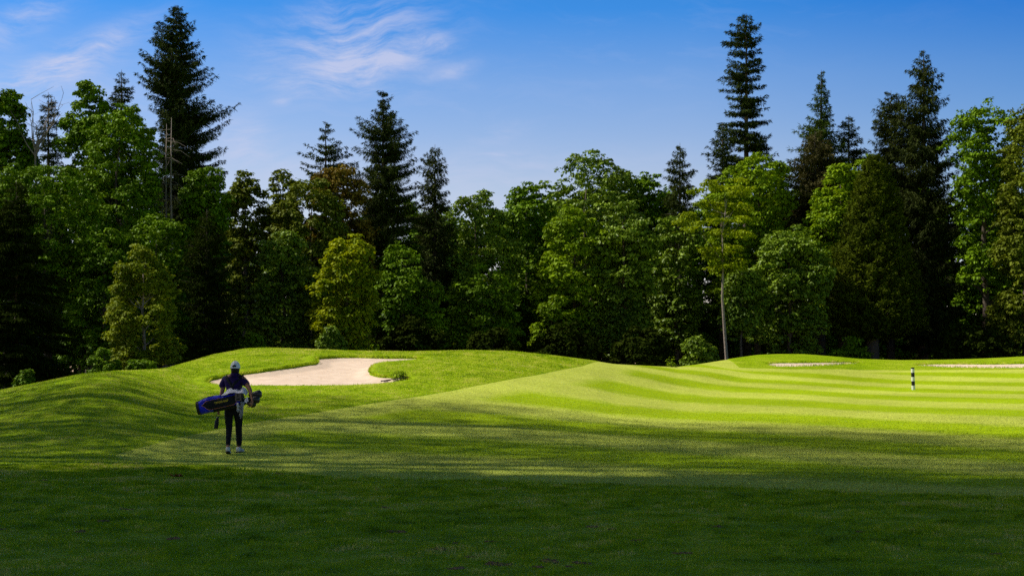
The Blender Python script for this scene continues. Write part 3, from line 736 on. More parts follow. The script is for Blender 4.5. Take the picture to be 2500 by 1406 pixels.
understory('small lit shrub at the lower left edge of the wood', 62, 52, 900, 50, 955, M_MAPLE, bough=12, sub=8, leaf=6, dens=.5, airy=.8)
understory('leafy sapling behind the crest below the weeping birch', 345, 56, 868, 80, 925, M_MAPLE, bough=12, sub=8, leaf=6, dens=.5, airy=.8)
understory('lit shrub on the crest behind the bunker mound', 805, 72, 808, 70, 880, M_MAPLE3, bough=16, sub=10, leaf=7)
understory('small shrub at the left end of the bunker mound crest', 615, 74, 815, 60, 880, M_MAPLE, bough=16, sub=10, leaf=7)
understory('round dark shrub left of the thin bare trunk', 1705, 96, 820, 90, 905, M_MAPLE3, bough=20, sub=11, leaf=7)
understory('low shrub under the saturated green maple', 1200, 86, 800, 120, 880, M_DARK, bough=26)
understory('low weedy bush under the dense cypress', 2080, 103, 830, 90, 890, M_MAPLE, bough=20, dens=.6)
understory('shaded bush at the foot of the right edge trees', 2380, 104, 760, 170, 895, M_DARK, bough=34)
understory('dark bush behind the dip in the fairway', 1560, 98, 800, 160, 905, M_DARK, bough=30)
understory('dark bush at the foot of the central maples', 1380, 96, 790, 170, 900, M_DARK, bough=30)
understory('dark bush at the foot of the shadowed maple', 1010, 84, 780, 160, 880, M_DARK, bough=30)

def dup(root, loc, rotz, s=(1, 1, 1), label=None, group=None, name=None):
    r_ = root.copy(); COL.objects.link(r_); r_.location = loc; r_.rotation_euler = (0, 0, rotz); r_.scale = s
    if name: r_.name = name
    if label: r_['label'] = label
    if group: r_['group'] = group
    elif 'group' in r_: del r_['group']
    for ch in root.children:
        c = ch.copy(); COL.objects.link(c); c.parent = r_
    return r_
back = maple('dark shaded maple in the second row of the wood', 200, 100, [(420, 170, 230), (470, 110, 290), (560, 70, 330), (700, 60, 340), (860, 70, 330)], mat=M_MAPLE, dens=1.2, group='maples in the dark second row of the wood')
k0 = 0
for (px, d, s) in [(60, 98, 1.0), (330, 104, 1.05), (470, 100, .9), (560, 112, .85), (700, 112, .85), (830, 118, .9), (960, 112, 1.0), (1080, 122, 1.0), (1200, 126, 1.02), (1330, 130, 1.1), (1450, 134, 1.2), (1580, 134, 1.15), (1700, 132, 1.1), (1830, 134, 1.2), (1960, 134, 1.2), (2080, 132, 1.2), (2210, 132, 1.25), (2340, 130, 1.15), (2460, 130, 1.2), (2580, 126, 1.2)]:
    k0 += 1
    x, y, z = at_d(px, d)
    dup(back, (x, y, z), k0 * 1.7, (s, s, s), 'dark shaded maple in the second row of the wood', 'maples in the dark second row of the wood', 'maple_tree')

# far-off wood as one mass
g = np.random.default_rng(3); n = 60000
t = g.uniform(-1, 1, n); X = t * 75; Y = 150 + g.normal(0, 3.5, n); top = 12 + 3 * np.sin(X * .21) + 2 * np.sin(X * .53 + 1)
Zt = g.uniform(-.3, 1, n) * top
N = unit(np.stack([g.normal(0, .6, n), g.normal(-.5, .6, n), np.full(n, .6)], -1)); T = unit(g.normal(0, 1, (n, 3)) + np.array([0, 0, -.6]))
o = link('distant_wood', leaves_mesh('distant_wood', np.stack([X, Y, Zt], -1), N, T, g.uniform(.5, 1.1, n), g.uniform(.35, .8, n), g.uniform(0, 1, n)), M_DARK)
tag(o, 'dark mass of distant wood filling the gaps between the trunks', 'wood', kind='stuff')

# ------------------------------------------------------------------ trees beside and behind the photographer (they throw the foreground shade)
SUN_AZ = R(281); SUN_EL = R(49)   # azimuth clockwise from +Y: the sun stands to the left, a little ahead
TS = Vector((math.sin(SUN_AZ) * math.cos(SUN_EL), math.cos(SUN_AZ) * math.cos(SUN_EL), math.sin(SUN_EL)))
shade_tree = maple('tall broad maple in the stand left of the photographer', -2200, 26, [(-4900, -2500, -1900), (-4500, -2750, -1650), (-3600, -2900, -1500), (-2000, -2900, -1500), (-400, -2800, -1600)], bough=240, sub=95, leaf=48, group='tall trees around the photographer', dens=.75)
shade_tree.location = (-20, 14, 0)
SH = [(-16, 6, 1.0), (-13.5, 12.5, .9), (-18, 20, 1.0), (-27, 22, 1.05), (-12, -3, 1.0), (-6, -12, .9)]
for i, (x, y, s) in enumerate(SH):
    dup(shade_tree, (x, y, float(Z(x, y))), i * 2.1, (s, s, s), 'tall broad maple in the stand left of the photographer', 'tall trees around the photographer', 'maple_tree')
def thin_tree(x, y, H, rad, n, seed):  # added out of view: evenly spread leaves filter the sun over the fairway
    g = np.random.default_rng(seed); z0 = float(Z(x, y))
    e = empty('unseen_shade_tree', (x, y, z0), 'unseen tall tree with a thin evenly leaved crown, added to dim the sun on the fairway', 'tree', 'unseen trees added left of the fairway to filter the sun')
    zz = g.uniform(.22, 1, n); rr_ = rad * np.sqrt(g.uniform(0, 1, n)) * np.minimum(1, (1.02 - zz) * 4) ** .5; a = g.uniform(0, 6.283, n)
    P = np.stack([rr_ * np.cos(a), rr_ * np.sin(a), zz * H], -1)
    link('crown', leaves_mesh('crown', P, unit(g.normal(0, .6, (n, 3)) + [0, 0, .6]), unit(g.normal(0, 1, (n, 3))), g.uniform(.22, .36, n), g.uniform(.16, .28, n), g.uniform(0, 1, n)), M_MAPLE, e)
    mb = MB(); mb.tube([(0, 0, -.3), (.1, 0, H * .4), (0, .1, H * .8), (0, 0, H * .98)], [.24, .18, .08, .02], 8)
    for i in range(26):
        z = g.uniform(.22, .9) * H; aa = g.uniform(0, 6.28); L = rad * g.uniform(.4, .9)
        mb.tube([(0, 0, z), (L * .5 * math.cos(aa), L * .5 * math.sin(aa), z + L * .4), (L * math.cos(aa), L * math.sin(aa), z + L * .6)], [.05, .03, .01], 4, cap=False)
    mb.build('trunk', BARKP, e)
for i, (x, y, h, r_, n) in enumerate([(-20, 27, 40, 5, 3600), (-23, 33, 43, 5.5, 4000), (-27, 38, 45, 6, 5600), (-30, 30, 46, 6, 5600), (-31, 39, 46, 6, 5200), (-26, 29, 56, 6.5, 5600), (-30, 35, 57, 6.5, 6000)]):
    thin_tree(x, y, h, r_, n, 40 + i)

# ------------------------------------------------------------------ golfer
def skin_mesh(name, nodes, edges, root, sub=2, smooth=True):
    names = list(nodes); idx = {n_: i for i, n_ in enumerate(names)}
    me = bpy.data.meshes.new(name)
    me.from_pydata([nodes[n_][0] for n_ in names], [(idx[a], idx[b_]) for a, b_ in edges], [])
    o = bpy.data.objects.new(name + '_tmp', me); COL.objects.link(o)
    m = o.modifiers.new('s', 'SKIN'); m.use_smooth_shade = True
    for i, n_ in enumerate(names):
        r_ = nodes[n_][1]
        sv = me.skin_vertices[0].data[i]
        sv.radius = r_ if hasattr(r_, '__len__') else (r_, r_)
        sv.use_root = (n_ == root)
    s = o.modifiers.new('d', 'SUBSURF'); s.levels = sub; s.render_levels = sub
    dg = bpy.context.evaluated_depsgraph_get(); dg.update()
    out = bpy.data.meshes.new_from_object(o.evaluated_get(dg))
    out.name = name
    bpy.data.objects.remove(o); bpy.data.meshes.remove(me)
    for p in out.polygons: p.use_smooth = True
    return out
GX0, GY0, GZ0 = ground_hit(569.5, 1107)
SKIN = plain('skin', (.34, .15, .085), .5, .12, 30, .001, .35)
HAIR = plain('hair', (.012, .008, .006), .6, .3, 60, .004)
SHIRT = plain('purple_polo', (.020, .007, .075), .85, .3, 25, .004, .15, sheen=.1)
TROUS = plain('black_trousers', (.009, .010, .016), .85, .3, 20, .004, .15)
CAPM = plain('cap_fabric', (.82, .83, .88), .8, .08, 40, .002)
BLACKM = plain('black_fabric', (.010, .010, .013), .8, .3, 30, .003)
BLUEM = plain('royal_blue_fabric', (.012, .022, .60), .5, .25, 22, .005)
WHITE = plain('white_leather', (.62, .61, .60), .6, .12, 30, .002)
SOLE = plain('black_rubber', (.015, .015, .016), .6, .2, 30, .001)
ORANGE = plain('orange_piping', (.75, .28, .08), .6, .1, 30)
YELLOW = plain('yellow_lettering', (.85, .58, .05), .6, .08, 30)
TOWEL = plain('towel_cloth', (.60, .58, .66), .95, .22, 18, .012)
GREYM = plain('grey_brown_pouch', (.16, .11, .095), .7, .2, 30, .002)
STEEL = plain('club_steel', (.45, .45, .47), .3, .1, 30, 0, .5, 1.0)
PVC = plain('black_cover_vinyl', (.02, .02, .025), .35, .3, 30, .002, .5)

per = empty('person', (GX0, GY0, GZ0), 'golfer walking away in white cap, purple polo and black trousers, bag across his back', 'person')
N_ = {'pel': ((0, 0, .96), (.13, .10)), 'waist': ((0, .005, 1.12), (.125, .09)), 'chest': ((.01, .01, 1.33), (.15, .105)), 'neckb': ((.02, .015, 1.49), (.08, .075)),
      'neck': ((.03, .02, 1.56), (.062, .062)), 'head0': ((.034, .03, 1.62), (.062, .075)), 'head1': ((.035, .035, 1.69), (.074, .09)), 'head2': ((.035, .03, 1.765), (.05, .062)),
      'lsh': ((-.165, .01, 1.455), .062), 'lel': ((-.215, -.03, 1.19), .043), 'lwr': ((-.285, .02, .90), .027), 'lpalm': ((-.29, .025, .83), (.024, .038)),
      'rsh': ((.20, .0, 1.455), .062), 'rel': ((.352, -.16, 1.25), .045), 'rwr': ((.428, -.33, 1.045), .029), 'rpalm': ((.425, -.36, .975), (.026, .04)),
      'lhip': ((-.09, .0, .90), .085), 'lkn': ((-.085, .05, .50), .055), 'lan': ((-.070, -.18, .13), .036), 'lfo': ((-.070, -.08, .05), .035),
      'rhip': ((.09, .0, .90), .085), 'rkn': ((.072, .19, .50), .055), 'ran': ((.062, .26, .10), .036), 'rfo': ((.080, .38, .045), .035)}
E_ = [('pel', 'waist'), ('waist', 'chest'), ('chest', 'neckb'), ('neckb', 'neck'), ('neck', 'head0'), ('head0', 'head1'), ('head1', 'head2'), ('neckb', 'lsh'), ('lsh', 'lel'), ('lel', 'lwr'), ('lwr', 'lpalm'),
      ('neckb', 'rsh'), ('rsh', 'rel'), ('rel', 'rwr'), ('rwr', 'rpalm'), ('pel', 'lhip'), ('lhip', 'lkn'), ('lkn', 'lan'), ('lan', 'lfo'), ('pel', 'rhip'), ('rhip', 'rkn'), ('rkn', 'ran'), ('ran', 'rfo')]
for i in range(4):   # right hand cupped under the clubs
    oy = -.385 + .023 * i; l = (.85, 1, .95, .78)[i]
    N_[f'rf{i}a'] = ((.408, oy, .935), .011); N_[f'rf{i}b'] = ((.375 - .01 * l, oy, .915), .010); N_[f'rf{i}c'] = ((.345 - .012 * l, oy, .93), .008)
    E_ += [('rpalm', f'rf{i}a'), (f'rf{i}a', f'rf{i}b'), (f'rf{i}b', f'rf{i}c')]
    N_[f'lf{i}a'] = ((-.30, .0 + .021 * i, .785), .011); N_[f'lf{i}b'] = ((-.285, .0 + .021 * i, .755), .0095); N_[f'lf{i}c'] = ((-.262, .0 + .021 * i, .765), .008)
    E_ += [('lpalm', f'lf{i}a'), (f'lf{i}a', f'lf{i}b'), (f'lf{i}b', f'lf{i}c')]
N_['rt1'] = ((.40, -.405, .99), .013); N_['rt2'] = ((.365, -.41, .975), .010); E_ += [('rpalm', 'rt1'), ('rt1', 'rt2')]
N_['lt1'] = ((-.272, -.012, .82), .012); N_['lt2'] = ((-.262, -.02, .79), .009); E_ += [('lpalm', 'lt1'), ('lt1', 'lt2')]
link('body', skin_mesh('body', N_, E_, 'pel', 2), SKIN, per)
# face, ears
mb = MB()
mb.tube([(.035, .118, 1.70), (.035, .138, 1.67), (.035, .128, 1.655)], [.008, .014, .010], 6)
mb.build('nose', SKIN, per)
for s in (-1, 1):
    mb = MB(); mb.tube([(.035 + s * .078, .02, 1.645), (.035 + s * .088, .012, 1.67), (.035 + s * .080, .015, 1.695)], [.008, .013, .008], 6)
    mb.build('ear', SKIN, per)
# hair: shell at the back of the head below the cap
def ellip(c, r, z0, z1, a0, a1, nz=10, na=24, th_=1.0):
    V = []; Fc = []
    for i in range(nz + 1):
        ph = z0 + (z1 - z0) * i / nz
        for j in range(na + 1):
            a = a0 + (a1 - a0) * j / na
            V.append((c[0] + r[0] * math.cos(ph) * math.sin(a), c[1] + r[1] * math.cos(ph) * math.cos(a), c[2] + r[2] * math.sin(ph)))
    for i in range(nz):
        for j in range(na):
            k = i * (na + 1) + j; Fc.append((k, k + 1, k + na + 2, k + na + 1))
    return V, Fc
mb = MB(); mb.add(*ellip((.035, .020, 1.665), (.086, .100, .135), R(-75), R(40), R(70), R(290)))
mb.tube([(.032, .012, 1.535), (.034, .012, 1.60), (.035, .014, 1.66)], [.066, .080, .086], 20)
mb.build('hair', HAIR, per)
mb = MB(); mb.tube([(.02, .008, 1.47), (.026, .010, 1.52), (.03, .012, 1.562)], [.105, .088, .080], 20)
mb.build('collar', SHIRT, per)
# cap
mb = MB(); V, Fc = ellip((.035, .026, 1.668), (.095, .112, .135), R(-4), R(90), 0, R(360), 12, 36)
mb.add(V, Fc)
cap = mb.build('cap', CAPM, per)
mb = MB(); V = []; Fc = []
for i in range(5):
    rr_ = 1 + .62 * i / 4
    for j in range(17):
        a = R(-62 + 124 * j / 16); w = math.cos(a) ** .6
        V.append((.035 + .095 * math.sin(a) * (1 + .06 * i / 4), .026 + .112 * math.cos(a) + .075 * i / 4 * w, 1.672 - .01 * (i / 4) - .012 * abs(math.sin(a))))
for i in range(4):
    for j in range(16):
        k = i * 17 + j; Fc.append((k, k + 1, k + 18, k + 17))
mb.add(V, Fc); mb.build('brim', CAPM, cap)
mb = MB(); V = []; 
for i in range(5):
    for j in range(13):
        u_ = -1 + 2 * j / 12; a = R(180) + u_ * R(26); zt = .042 * math.sqrt(max(0, 1 - u_ ** 2)); ph = R(7) + (zt * i / 4) / .135
        V.append((.035 + .0965 * math.cos(ph) * math.sin(a) * 1.0, .026 + .1138 * math.cos(ph) * math.cos(a), 1.668 + .137 * math.sin(ph)))
Fc = [(i * 13 + j, i * 13 + j + 1, (i + 1) * 13 + j + 1, (i + 1) * 13 + j) for i in range(4) for j in range(12)]
mb.add(V, Fc); mb.build('strap_opening', HAIR, cap)
mb = MB(); mb.tube([(.035, .026 - .1145 * math.cos(R(p)), 1.668 + .137 * math.sin(R(p))) for p in (28, 45, 60, 75, 90)], .004, 5)
mb.add(*ellip((.035, .026, 1.807), (.009, .009, .006), R(-60), R(90), 0, R(360), 4, 8)); mb.build('seam', WHITE, cap)
# shirt
S_ = {'hem': ((0, 0, .90), (.158, .125)), 'waist': ((0, .0, 1.10), (.155, .12)), 'chest': ((.01, .0, 1.31), (.178, .13)), 'top': ((.015, .008, 1.42), (.15, .105)), 'col': ((.025, .012, 1.52), (.084, .078)), 'col2': ((.03, .015, 1.575), (.070, .070)),
      'ls': ((-.155, .0, 1.445), .078), 'ls2': ((-.205, -.008, 1.35), .074), 'ls3': ((-.225, -.015, 1.265), .072),
      'rs': ((.185, .0, 1.445), .078), 'rs2': ((.25, -.05, 1.375), .074), 'rs3': ((.305, -.10, 1.32), .070)}
link('polo_shirt', skin_mesh('polo_shirt', S_, [('hem', 'waist'), ('waist', 'chest'), ('chest', 'top'), ('top', 'col'), ('col', 'col2'), ('top', 'ls'), ('ls', 'ls2'), ('ls2', 'ls3'), ('top', 'rs'), ('rs', 'rs2'), ('rs2', 'rs3')], 'chest'), SHIRT, per)
T_ = {'w': ((0, 0, 1.0), (.15, .118)), 'h': ((0, 0, .90), (.155, .12)), 'lh': ((-.095, .0, .80), .098), 'lt': ((-.092, .02, .63), .080), 'lk': ((-.085, .03, .48), .066), 'lc': ((-.078, -.07, .30), .056), 'la': ((-.070, -.17, .145), .044),
      'rh': ((.095, .02, .80), .098), 'rt': ((.088, .10, .63), .082), 'rk': ((.075, .16, .48), .070), 'rc': ((.070, .23, .30), .066), 'ra': ((.064, .26, .125), .058)}
link('trousers', skin_mesh('trousers', T_, [('w', 'h'), ('h', 'lh'), ('lh', 'lt'), ('lt', 'lk'), ('lk', 'lc'), ('lc', 'la'), ('h', 'rh'), ('rh', 'rt'), ('rt', 'rk'), ('rk', 'rc'), ('rc', 'ra')], 'h'), TROUS, per)
def shoe(cx_, cy_, zr, yaw, pitch):
    rot = Matrix.Rotation(R(yaw), 3, 'Z') @ Matrix.Rotation(R(pitch), 3, 'X')
    def ring(y, w, z0, z1, n=12):
        o_ = []
        for k in range(n):
            t_ = 2 * math.pi * k / n; c_, s_ = math.cos(t_), math.sin(t_)
            o_.append((w * math.copysign(abs(c_) ** .7, c_), y, (z0 + z1) / 2 + (z1 - z0) / 2 * math.copysign(abs(s_) ** .8, s_)))
        return o_
    def loft(rings):
        m_ = MB(); n = len(rings[0]); V = [v for r_ in rings for v in r_]
        V = [rot @ Vector((v[0], v[1] - .0, v[2])) + Vector((cx_, cy_, zr)) for v in V]
        Fc = [(i * n + k, i * n + (k + 1) % n, (i + 1) * n + (k + 1) % n, (i + 1) * n + k) for i in range(len(rings) - 1) for k in range(n)]
        Fc += [tuple(range(n))[::-1], tuple((len(rings) - 1) * n + k for k in range(n))]
        m_.add(V, Fc); return m_
    up_ = loft([ring(-.075, .022, .03, .085), ring(-.06, .038, .022, .115), ring(-.02, .043, .02, .12), ring(.03, .043, .02, .105), ring(.09, .047, .02, .075), ring(.15, .046, .02, .06), ring(.195, .030, .02, .045), ring(.21, .01, .024, .035)]).build('shoe', WHITE, per)
    loft([ring(-.08, .026, .0, .022), ring(-.06, .041, 0, .024), ring(0, .042, 0, .022), ring(.09, .050, 0, .020), ring(.16, .047, 0, .020), ring(.21, .022, 0, .018)]).build('sole', SOLE, up_)
    m_ = MB()
    for yy in (-.02, .03): 
        pp = [rot @ Vector((x_, yy + .02 * abs(x_) * 10, z_)) + Vector((cx_, cy_, zr)) for x_, z_ in ((-.045, .04), (-.038, .09), (0, .118 - yy * .4), (.038, .09), (.045, .04))]
        m_.tube(pp, .006, 4)
    m_.build('stripe', SOLE, up_)
shoe(-.072, -.16, .02, 5, -14)
shoe(.062, .26, .0, -14, 0)

# ------------------------------------------------------------------ golf bag carried across the back
bag = empty('golf_bag', (GX0 - .628, GY0 - .26, GZ0 + .887), 'royal blue and black golf bag with yellow lettering slung across the golfer\'s back', 'golf bag')
bag.rotation_euler = (0, -R(12.6), 0)
LB = .90
def bag_r(s):
    t_ = s / LB
    return (.118 + .013 * math.sin(math.pi * min(1, t_ * 1.2))) * (1 - .10 * max(0, t_ - .8) / .2), (.128 + .006 * math.sin(math.pi * t_))
def bag_pt(s, phi, off=0.0):
    ry, rz = bag_r(s)
    if s < .04: ry *= .96; rz *= .98
    c_, s_ = math.cos(phi), math.sin(phi)
    e_ = .85
    return (s, -(ry + off) * math.copysign(abs(c_) ** e_, c_), (rz + off) * math.copysign(abs(s_) ** e_, s_))
def bag_part(name, s0_, s1_, off, mat, par, phi0=lambda s: 0, phi1=lambda s: 2 * math.pi, ns=24, nf=28, cap_=False, wr=0.0):
    V = []; Fc = []
    for i in range(ns + 1):
        s_ = s0_ + (s1_ - s0_) * i / ns
        a, b_ = phi0(s_), phi1(s_)
        for j in range(nf + 1):
            ph = a + (b_ - a) * j / nf
            V.append(bag_pt(s_, ph, (off(s_, ph) if callable(off) else off) + wr * math.sin(s_ * 47 + ph * 3) * math.sin(ph * 5 + s_ * 13)))
    for i in range(ns):
        for j in range(nf):
            k = i * (nf + 1) + j; Fc.append((k, k + 1, k + nf + 2, k + nf + 1))
    if cap_:
        Fc.append(tuple(range(nf))); Fc.append(tuple(ns * (nf + 1) + j for j in range(nf))[::-1])
    m_ = MB(); m_.add(V, Fc); return m_.build(name, mat, par)
bag_part('bag_body', .03, .88, 0, BLUEM, bag, wr=.007)
bag_part('base_cap', -.01, .045, .008, SOLE, bag, cap_=True, ns=4)
bag_part('top_collar', .84, .90, .010, BLACKM, bag, cap_=True, ns=4)
lo = lambda s: R(8) + (R(-32) - R(8)) * float(sstep(np.array((s - .11) / .14))) * (1 - float(sstep(np.array((s - .70) / .13))) * .8)
hi = lambda s: R(10) + (R(40) - R(10)) * float(sstep(np.array((s - .10) / .13)))
panel = bag_part('side_panel', .11, .86, .006, BLACKM, bag, lo, hi, 30, 10)
bag_part('upper_pocket', .07, .50, lambda s, p: .003 + .038 * math.sin(math.pi * min(1, max(0, (s - .07) / .43))) ** .6 * math.sin(math.pi * min(1, max(0, (p - R(36)) / R(108)))) ** .5, BLUEM, bag, lambda s: R(36), lambda s: R(144), 20, 14, wr=.004)
bag_part('underside_pocket', .30, .86, .014, BLACKM, bag, lambda s: R(-120), lambda s: R(-34), 20, 10, wr=.004)
bag_part('spine_strip', .06, .34, .044, BLACKM, bag, lambda s: R(72), lambda s: R(104), 8, 5)
m_ = MB(); m_.tube([bag_pt(.11 + .73 * i / 24, lo(.11 + .73 * i / 24), .009) for i in range(25)], .0035, 5)
m_.tube([bag_pt(.11 + .36 * i / 14, hi(.11 + .36 * i / 14), .009) for i in range(15)], .0035, 5)
m_.build('piping', ORANGE, bag)
cu = bpy.data.curves.new('lettering', 'FONT'); cu.body = 'TRITONS GOLF'; cu.size = .052; cu.align_x = 'CENTER'; cu.align_y = 'CENTER'; cu.offset = .0012; cu.extrude = .001; cu.space_character = 1.02
to = bpy.data.objects.new('tmp_text', cu); COL.objects.link(to)
dg = bpy.context.evaluated_depsgraph_get(); dg.update()
tm = bpy.data.meshes.new_from_object(to.evaluated_get(dg)); bpy.data.objects.remove(to)
tm.name = 'lettering'
tm.transform(Matrix.Diagonal((.74, 1, 1, 1)))
lt = link('lettering', tm, YELLOW, panel); lt.location = (.495, -.142, .022); lt.rotation_euler = (R(82), 0, 0)
# zip pocket handle + stand legs folded under the bag
for sx in (-1, 1):
    m_ = MB(); m_.tube([(.86, -.03 * sx - .02, .10), (.5, -.045 * sx - .02, .136), (.16, -.05 * sx - .02, .128)], .008, 6); m_.build('stand_leg', SOLE, bag)
def world_strap(pts, w):
    inv = Matrix.Rotation(R(12.6), 3, 'Y')
    out = []
    for p in pts:
        v = Vector(p) - Vector((-.628, -.26, .887)); out.append(inv @ v)
    m_ = MB(); m_.tube(out, w, 8, flat=.35, up=(0, 1, 0)); return m_
inv12 = Matrix.Rotation(R(12.6), 3, 'Y')
world_strap([(-.135, .10, 1.47), (-.145, .03, 1.525), (-.125, -.06, 1.50), (-.075, -.115, 1.42), (-.01, -.140, 1.33), (.0, -.15, 1.26), (.0, -.17, 1.12)], [.026] * 5 + [.02, .016]).build('shoulder_strap', BLACKM, bag)
world_strap([(.185, .10, 1.47), (.19, .03, 1.525), (.165, -.06, 1.50), (.10, -.115, 1.42), (.02, -.142, 1.33), (.004, -.155, 1.26)], [.026] * 5 + [.02]).build('shoulder_strap', BLACKM, bag)
# pouch on the bag
m_ = MB(); rt = Matrix.Rotation(R(10), 3, 'Y')
m_.box((.83, -.135, .035), (.058, .028, .068), rt)
po = m_.build('pouch', GREYM, bag, smooth=False)
m_ = MB(); m_.box((.826, -.165, .0), (.028, .003, .014), rt); m_.box((.832, -.165, .068), (.008, .004, .026), rt); m_.build('pouch_badge', BLACKM, po, smooth=False)

def blob_np(c, r, seed, nz=12, na=18, amp=.18, fq=3.0):
    V, Fc = ellip((0, 0, 0), (1, 1, 1), R(-90), R(90), 0, R(360), nz, na)
    g_ = np.random.default_rng(seed); o_ = g_.uniform(0, 6, 6)
    out = []
    for v in V:
        n_ = 1 + amp * (math.sin(v[0] * fq * 1.7 + o_[0] + 2 * v[2]) * math.sin(v[1] * fq * 2.1 + o_[1]) + .6 * math.sin(v[2] * fq * 3.1 + o_[2] + v[0] * 4))
        out.append((c[0] + v[0] * r[0] * n_, c[1] + v[1] * r[1] * n_, c[2] + v[2] * r[2] * n_))
    return out, Fc
PW = lambda X, Y, y: ((X - 700) * .00157, y, (1300 - Y) * .00157)
def cloth_sheet(name, mat, parent, top, bot, depth_amp=.02, ns=22, nt_=16, seed=0):
    """a draped sheet between two polylines"""
    g_ = np.random.default_rng(seed); o_ = g_.uniform(0, 6, 4)
    def along(P, t):
        P = np.array(P, float); s = np.linspace(0, 1, len(P)); return np.array([np.interp(t, s, P[:, i]) for i in range(3)])
    V = []; Fc = []
    for i in range(nt_ + 1):
        for j in range(ns + 1):
            u_ = j / ns; v_ = i / nt_
            p = along(top, u_) * (1 - v_) + along(bot, u_) * v_
            p = p + np.array([0.004 * math.sin(v_ * 19 + o_[3]), -depth_amp * (math.sin(u_ * 17 + o_[0] + v_ * 3) + .6 * math.sin(u_ * 31 + v_ * 7 + o_[1])), depth_amp * .5 * math.sin(u_ * 13 + v_ * 11 + o_[2])])
            V.append(tuple(p))
    for i in range(nt_):
        for j in range(ns):
            k = i * (ns + 1) + j; Fc.append((k, k + 1, k + ns + 2, k + ns + 1))
    m_ = MB(); m_.add(V, Fc); o = m_.build(name, mat, parent)
    so = o.modifiers.new('t', 'SOLIDIFY'); so.thickness = .006
    return o
base = (GX0, GY0, GZ0)
tw = cloth_sheet('towel', TOWEL, None,
    [PW(600, 572, -.20), PW(650, 520, -.19), PW(690, 488, -.18), (.0 + .03, -.17, 1.245), PW(765, 505, -.18), PW(800, 525, -.18), PW(845, 470, -.19), PW(880, 490, -.20), PW(905, 540, -.2)],
    [PW(600, 578, -.37), PW(640, 572, -.372), PW(700, 553, -.375), PW(750, 545, -.378), PW(790, 545, -.38), PW(820, 548, -.385), PW(850, 550, -.385), PW(880, 560, -.38), PW(905, 575, -.37)], .012, seed=4)
tw.location = base; tag(tw, 'crumpled white towel lying along the top of the golf bag', 'towel')
gl = cloth_sheet('hanging_towel', plain('grey_cloth', (.30, .29, .31), .95, .25, 18, .012), None, [PW(838, 655, -.40), PW(860, 650, -.42), PW(888, 655, -.40)], [PW(826, 815, -.41), PW(844, 862, -.42), PW(862, 825, -.40)], .010, 12, 14, seed=8)
gl.location = base; tag(gl, 'small grey white towel hanging below the mouth of the golf bag', 'towel')
# glove
m_ = MB()
m_.tube([PW(808, 665, -.43), PW(812, 700, -.435), PW(815, 735, -.435)], [.018, .026, .024], 8, flat=.4, up=(0, 1, 0))
for i, (a, l) in enumerate(((800, 770), (810, 782), (822, 778), (833, 765))):
    m_.tube([PW(806 + i * 6, 735, -.435), PW(a, l, -.437)], [.009, .007], 6)
m_.tube([PW(822, 700, -.435), PW(842, 722, -.437)], [.009, .007], 6)
o = m_.build('glove', plain('glove_leather', (.42, .41, .40), .7, .15, 30, .002)); o.location = base; tag(o, 'white golf glove dangling from the golf bag beside the hanging towel', 'glove')
# clubs: shafts run from inside the bag mouth, heads or covers beyond
def club(label, a, b_, kind, seed):
    e = empty('golf_club', base, label, 'golf club', 'clubs in the golf bag')
    m_ = MB(); m_.tube([a, b_], .006, 6); m_.build('shaft', STEEL, e)
    d_ = (Vector(b_) - Vector(a)).normalized()
    m_ = MB()
    if kind == 'cover':
        c_ = Vector(b_) + d_ * .05
        p = [Vector(b_) - d_ * .13, Vector(b_) - d_ * .06, Vector(b_), Vector(b_) + d_ * .05, Vector(b_) + d_ * .10, Vector(b_) + d_ * .125]
        down = Vector((0, 0, -.018))
        m_.tube([p[0], p[1], p[2] + down * .4, p[3] + down, p[4] + down, p[5] + down], [.03, .042, .062, .078, .074, .04], 12)
        m_.build('headcover', PVC, e)
    else:
        s_ = Vector((0.01, -.02, -.075))
        m_.tube([Vector(b_) - d_ * .03, Vector(b_)], .009, 6)
        V = [Vector(b_) + Vector(q_) for q_ in ((-.012, -.008, .01), (.012, -.008, .012), (.030, -.012, -.07), (-.030, -.012, -.062), (-.010, .012, .01), (.012, .012, .012), (.032, .014, -.075), (-.028, .014, -.066))]
        m_.add(V, [(0, 1, 2, 3), (7, 6, 5, 4), (0, 4, 5, 1), (1, 5, 6, 2), (2, 6, 7, 3), (3, 7, 4, 0)])
        m_.build('club_head', STEEL, e, smooth=False)
club('driver in a large black headcover, highest at the right end of the bag', (.12, -.24, 1.09), (.47, -.22, 1.165), 'cover', 1)
club('fairway wood in a black headcover just below the driver', (.12, -.26, 1.05), (.44, -.27, 1.07), 'cover', 2)
club('wood in a small black headcover cradled by the hand', (.12, -.24, 1.02), (.36, -.23, 1.0), 'cover', 3)
club('iron with a bare steel head nearest the arm', (.12, -.28, 1.06), (.325, -.30, 1.09), 'iron', 4)
club('iron with a bare steel head beside the pouch', (.12, -.22, 1.06), (.305, -.33, 1.06), 'iron', 5)
# bottle
bt = empty('water_bottle', base, 'black water bottle hanging by its loop from the golfer\'s left hand', 'bottle')
ax = lambda Y: (-.292 + (Y - 790) / 180 * -.045, .02, (1300 - Y) * .00157)
m_ = MB(); m_.tube([ax(872), ax(885), ax(900), ax(985), ax(992)], [.022, .036, .040, .040, .034], 16); m_.build('flask', SOLE, bt)
m_ = MB(); m_.tube([ax(845), ax(875)], [.022, .024], 12); m_.build('lid', PVC, bt)
m_ = MB(); a0 = ax(850); m_.tube([(a0[0] - .018, .02, a0[2]), (a0[0] - .012, .02, .79), (-.282, .02, .775), (a0[0] + .03, .02, .79), (a0[0] + .02, .02, a0[2])], .005, 5); m_.build('carry_loop', BLACKM, bt)

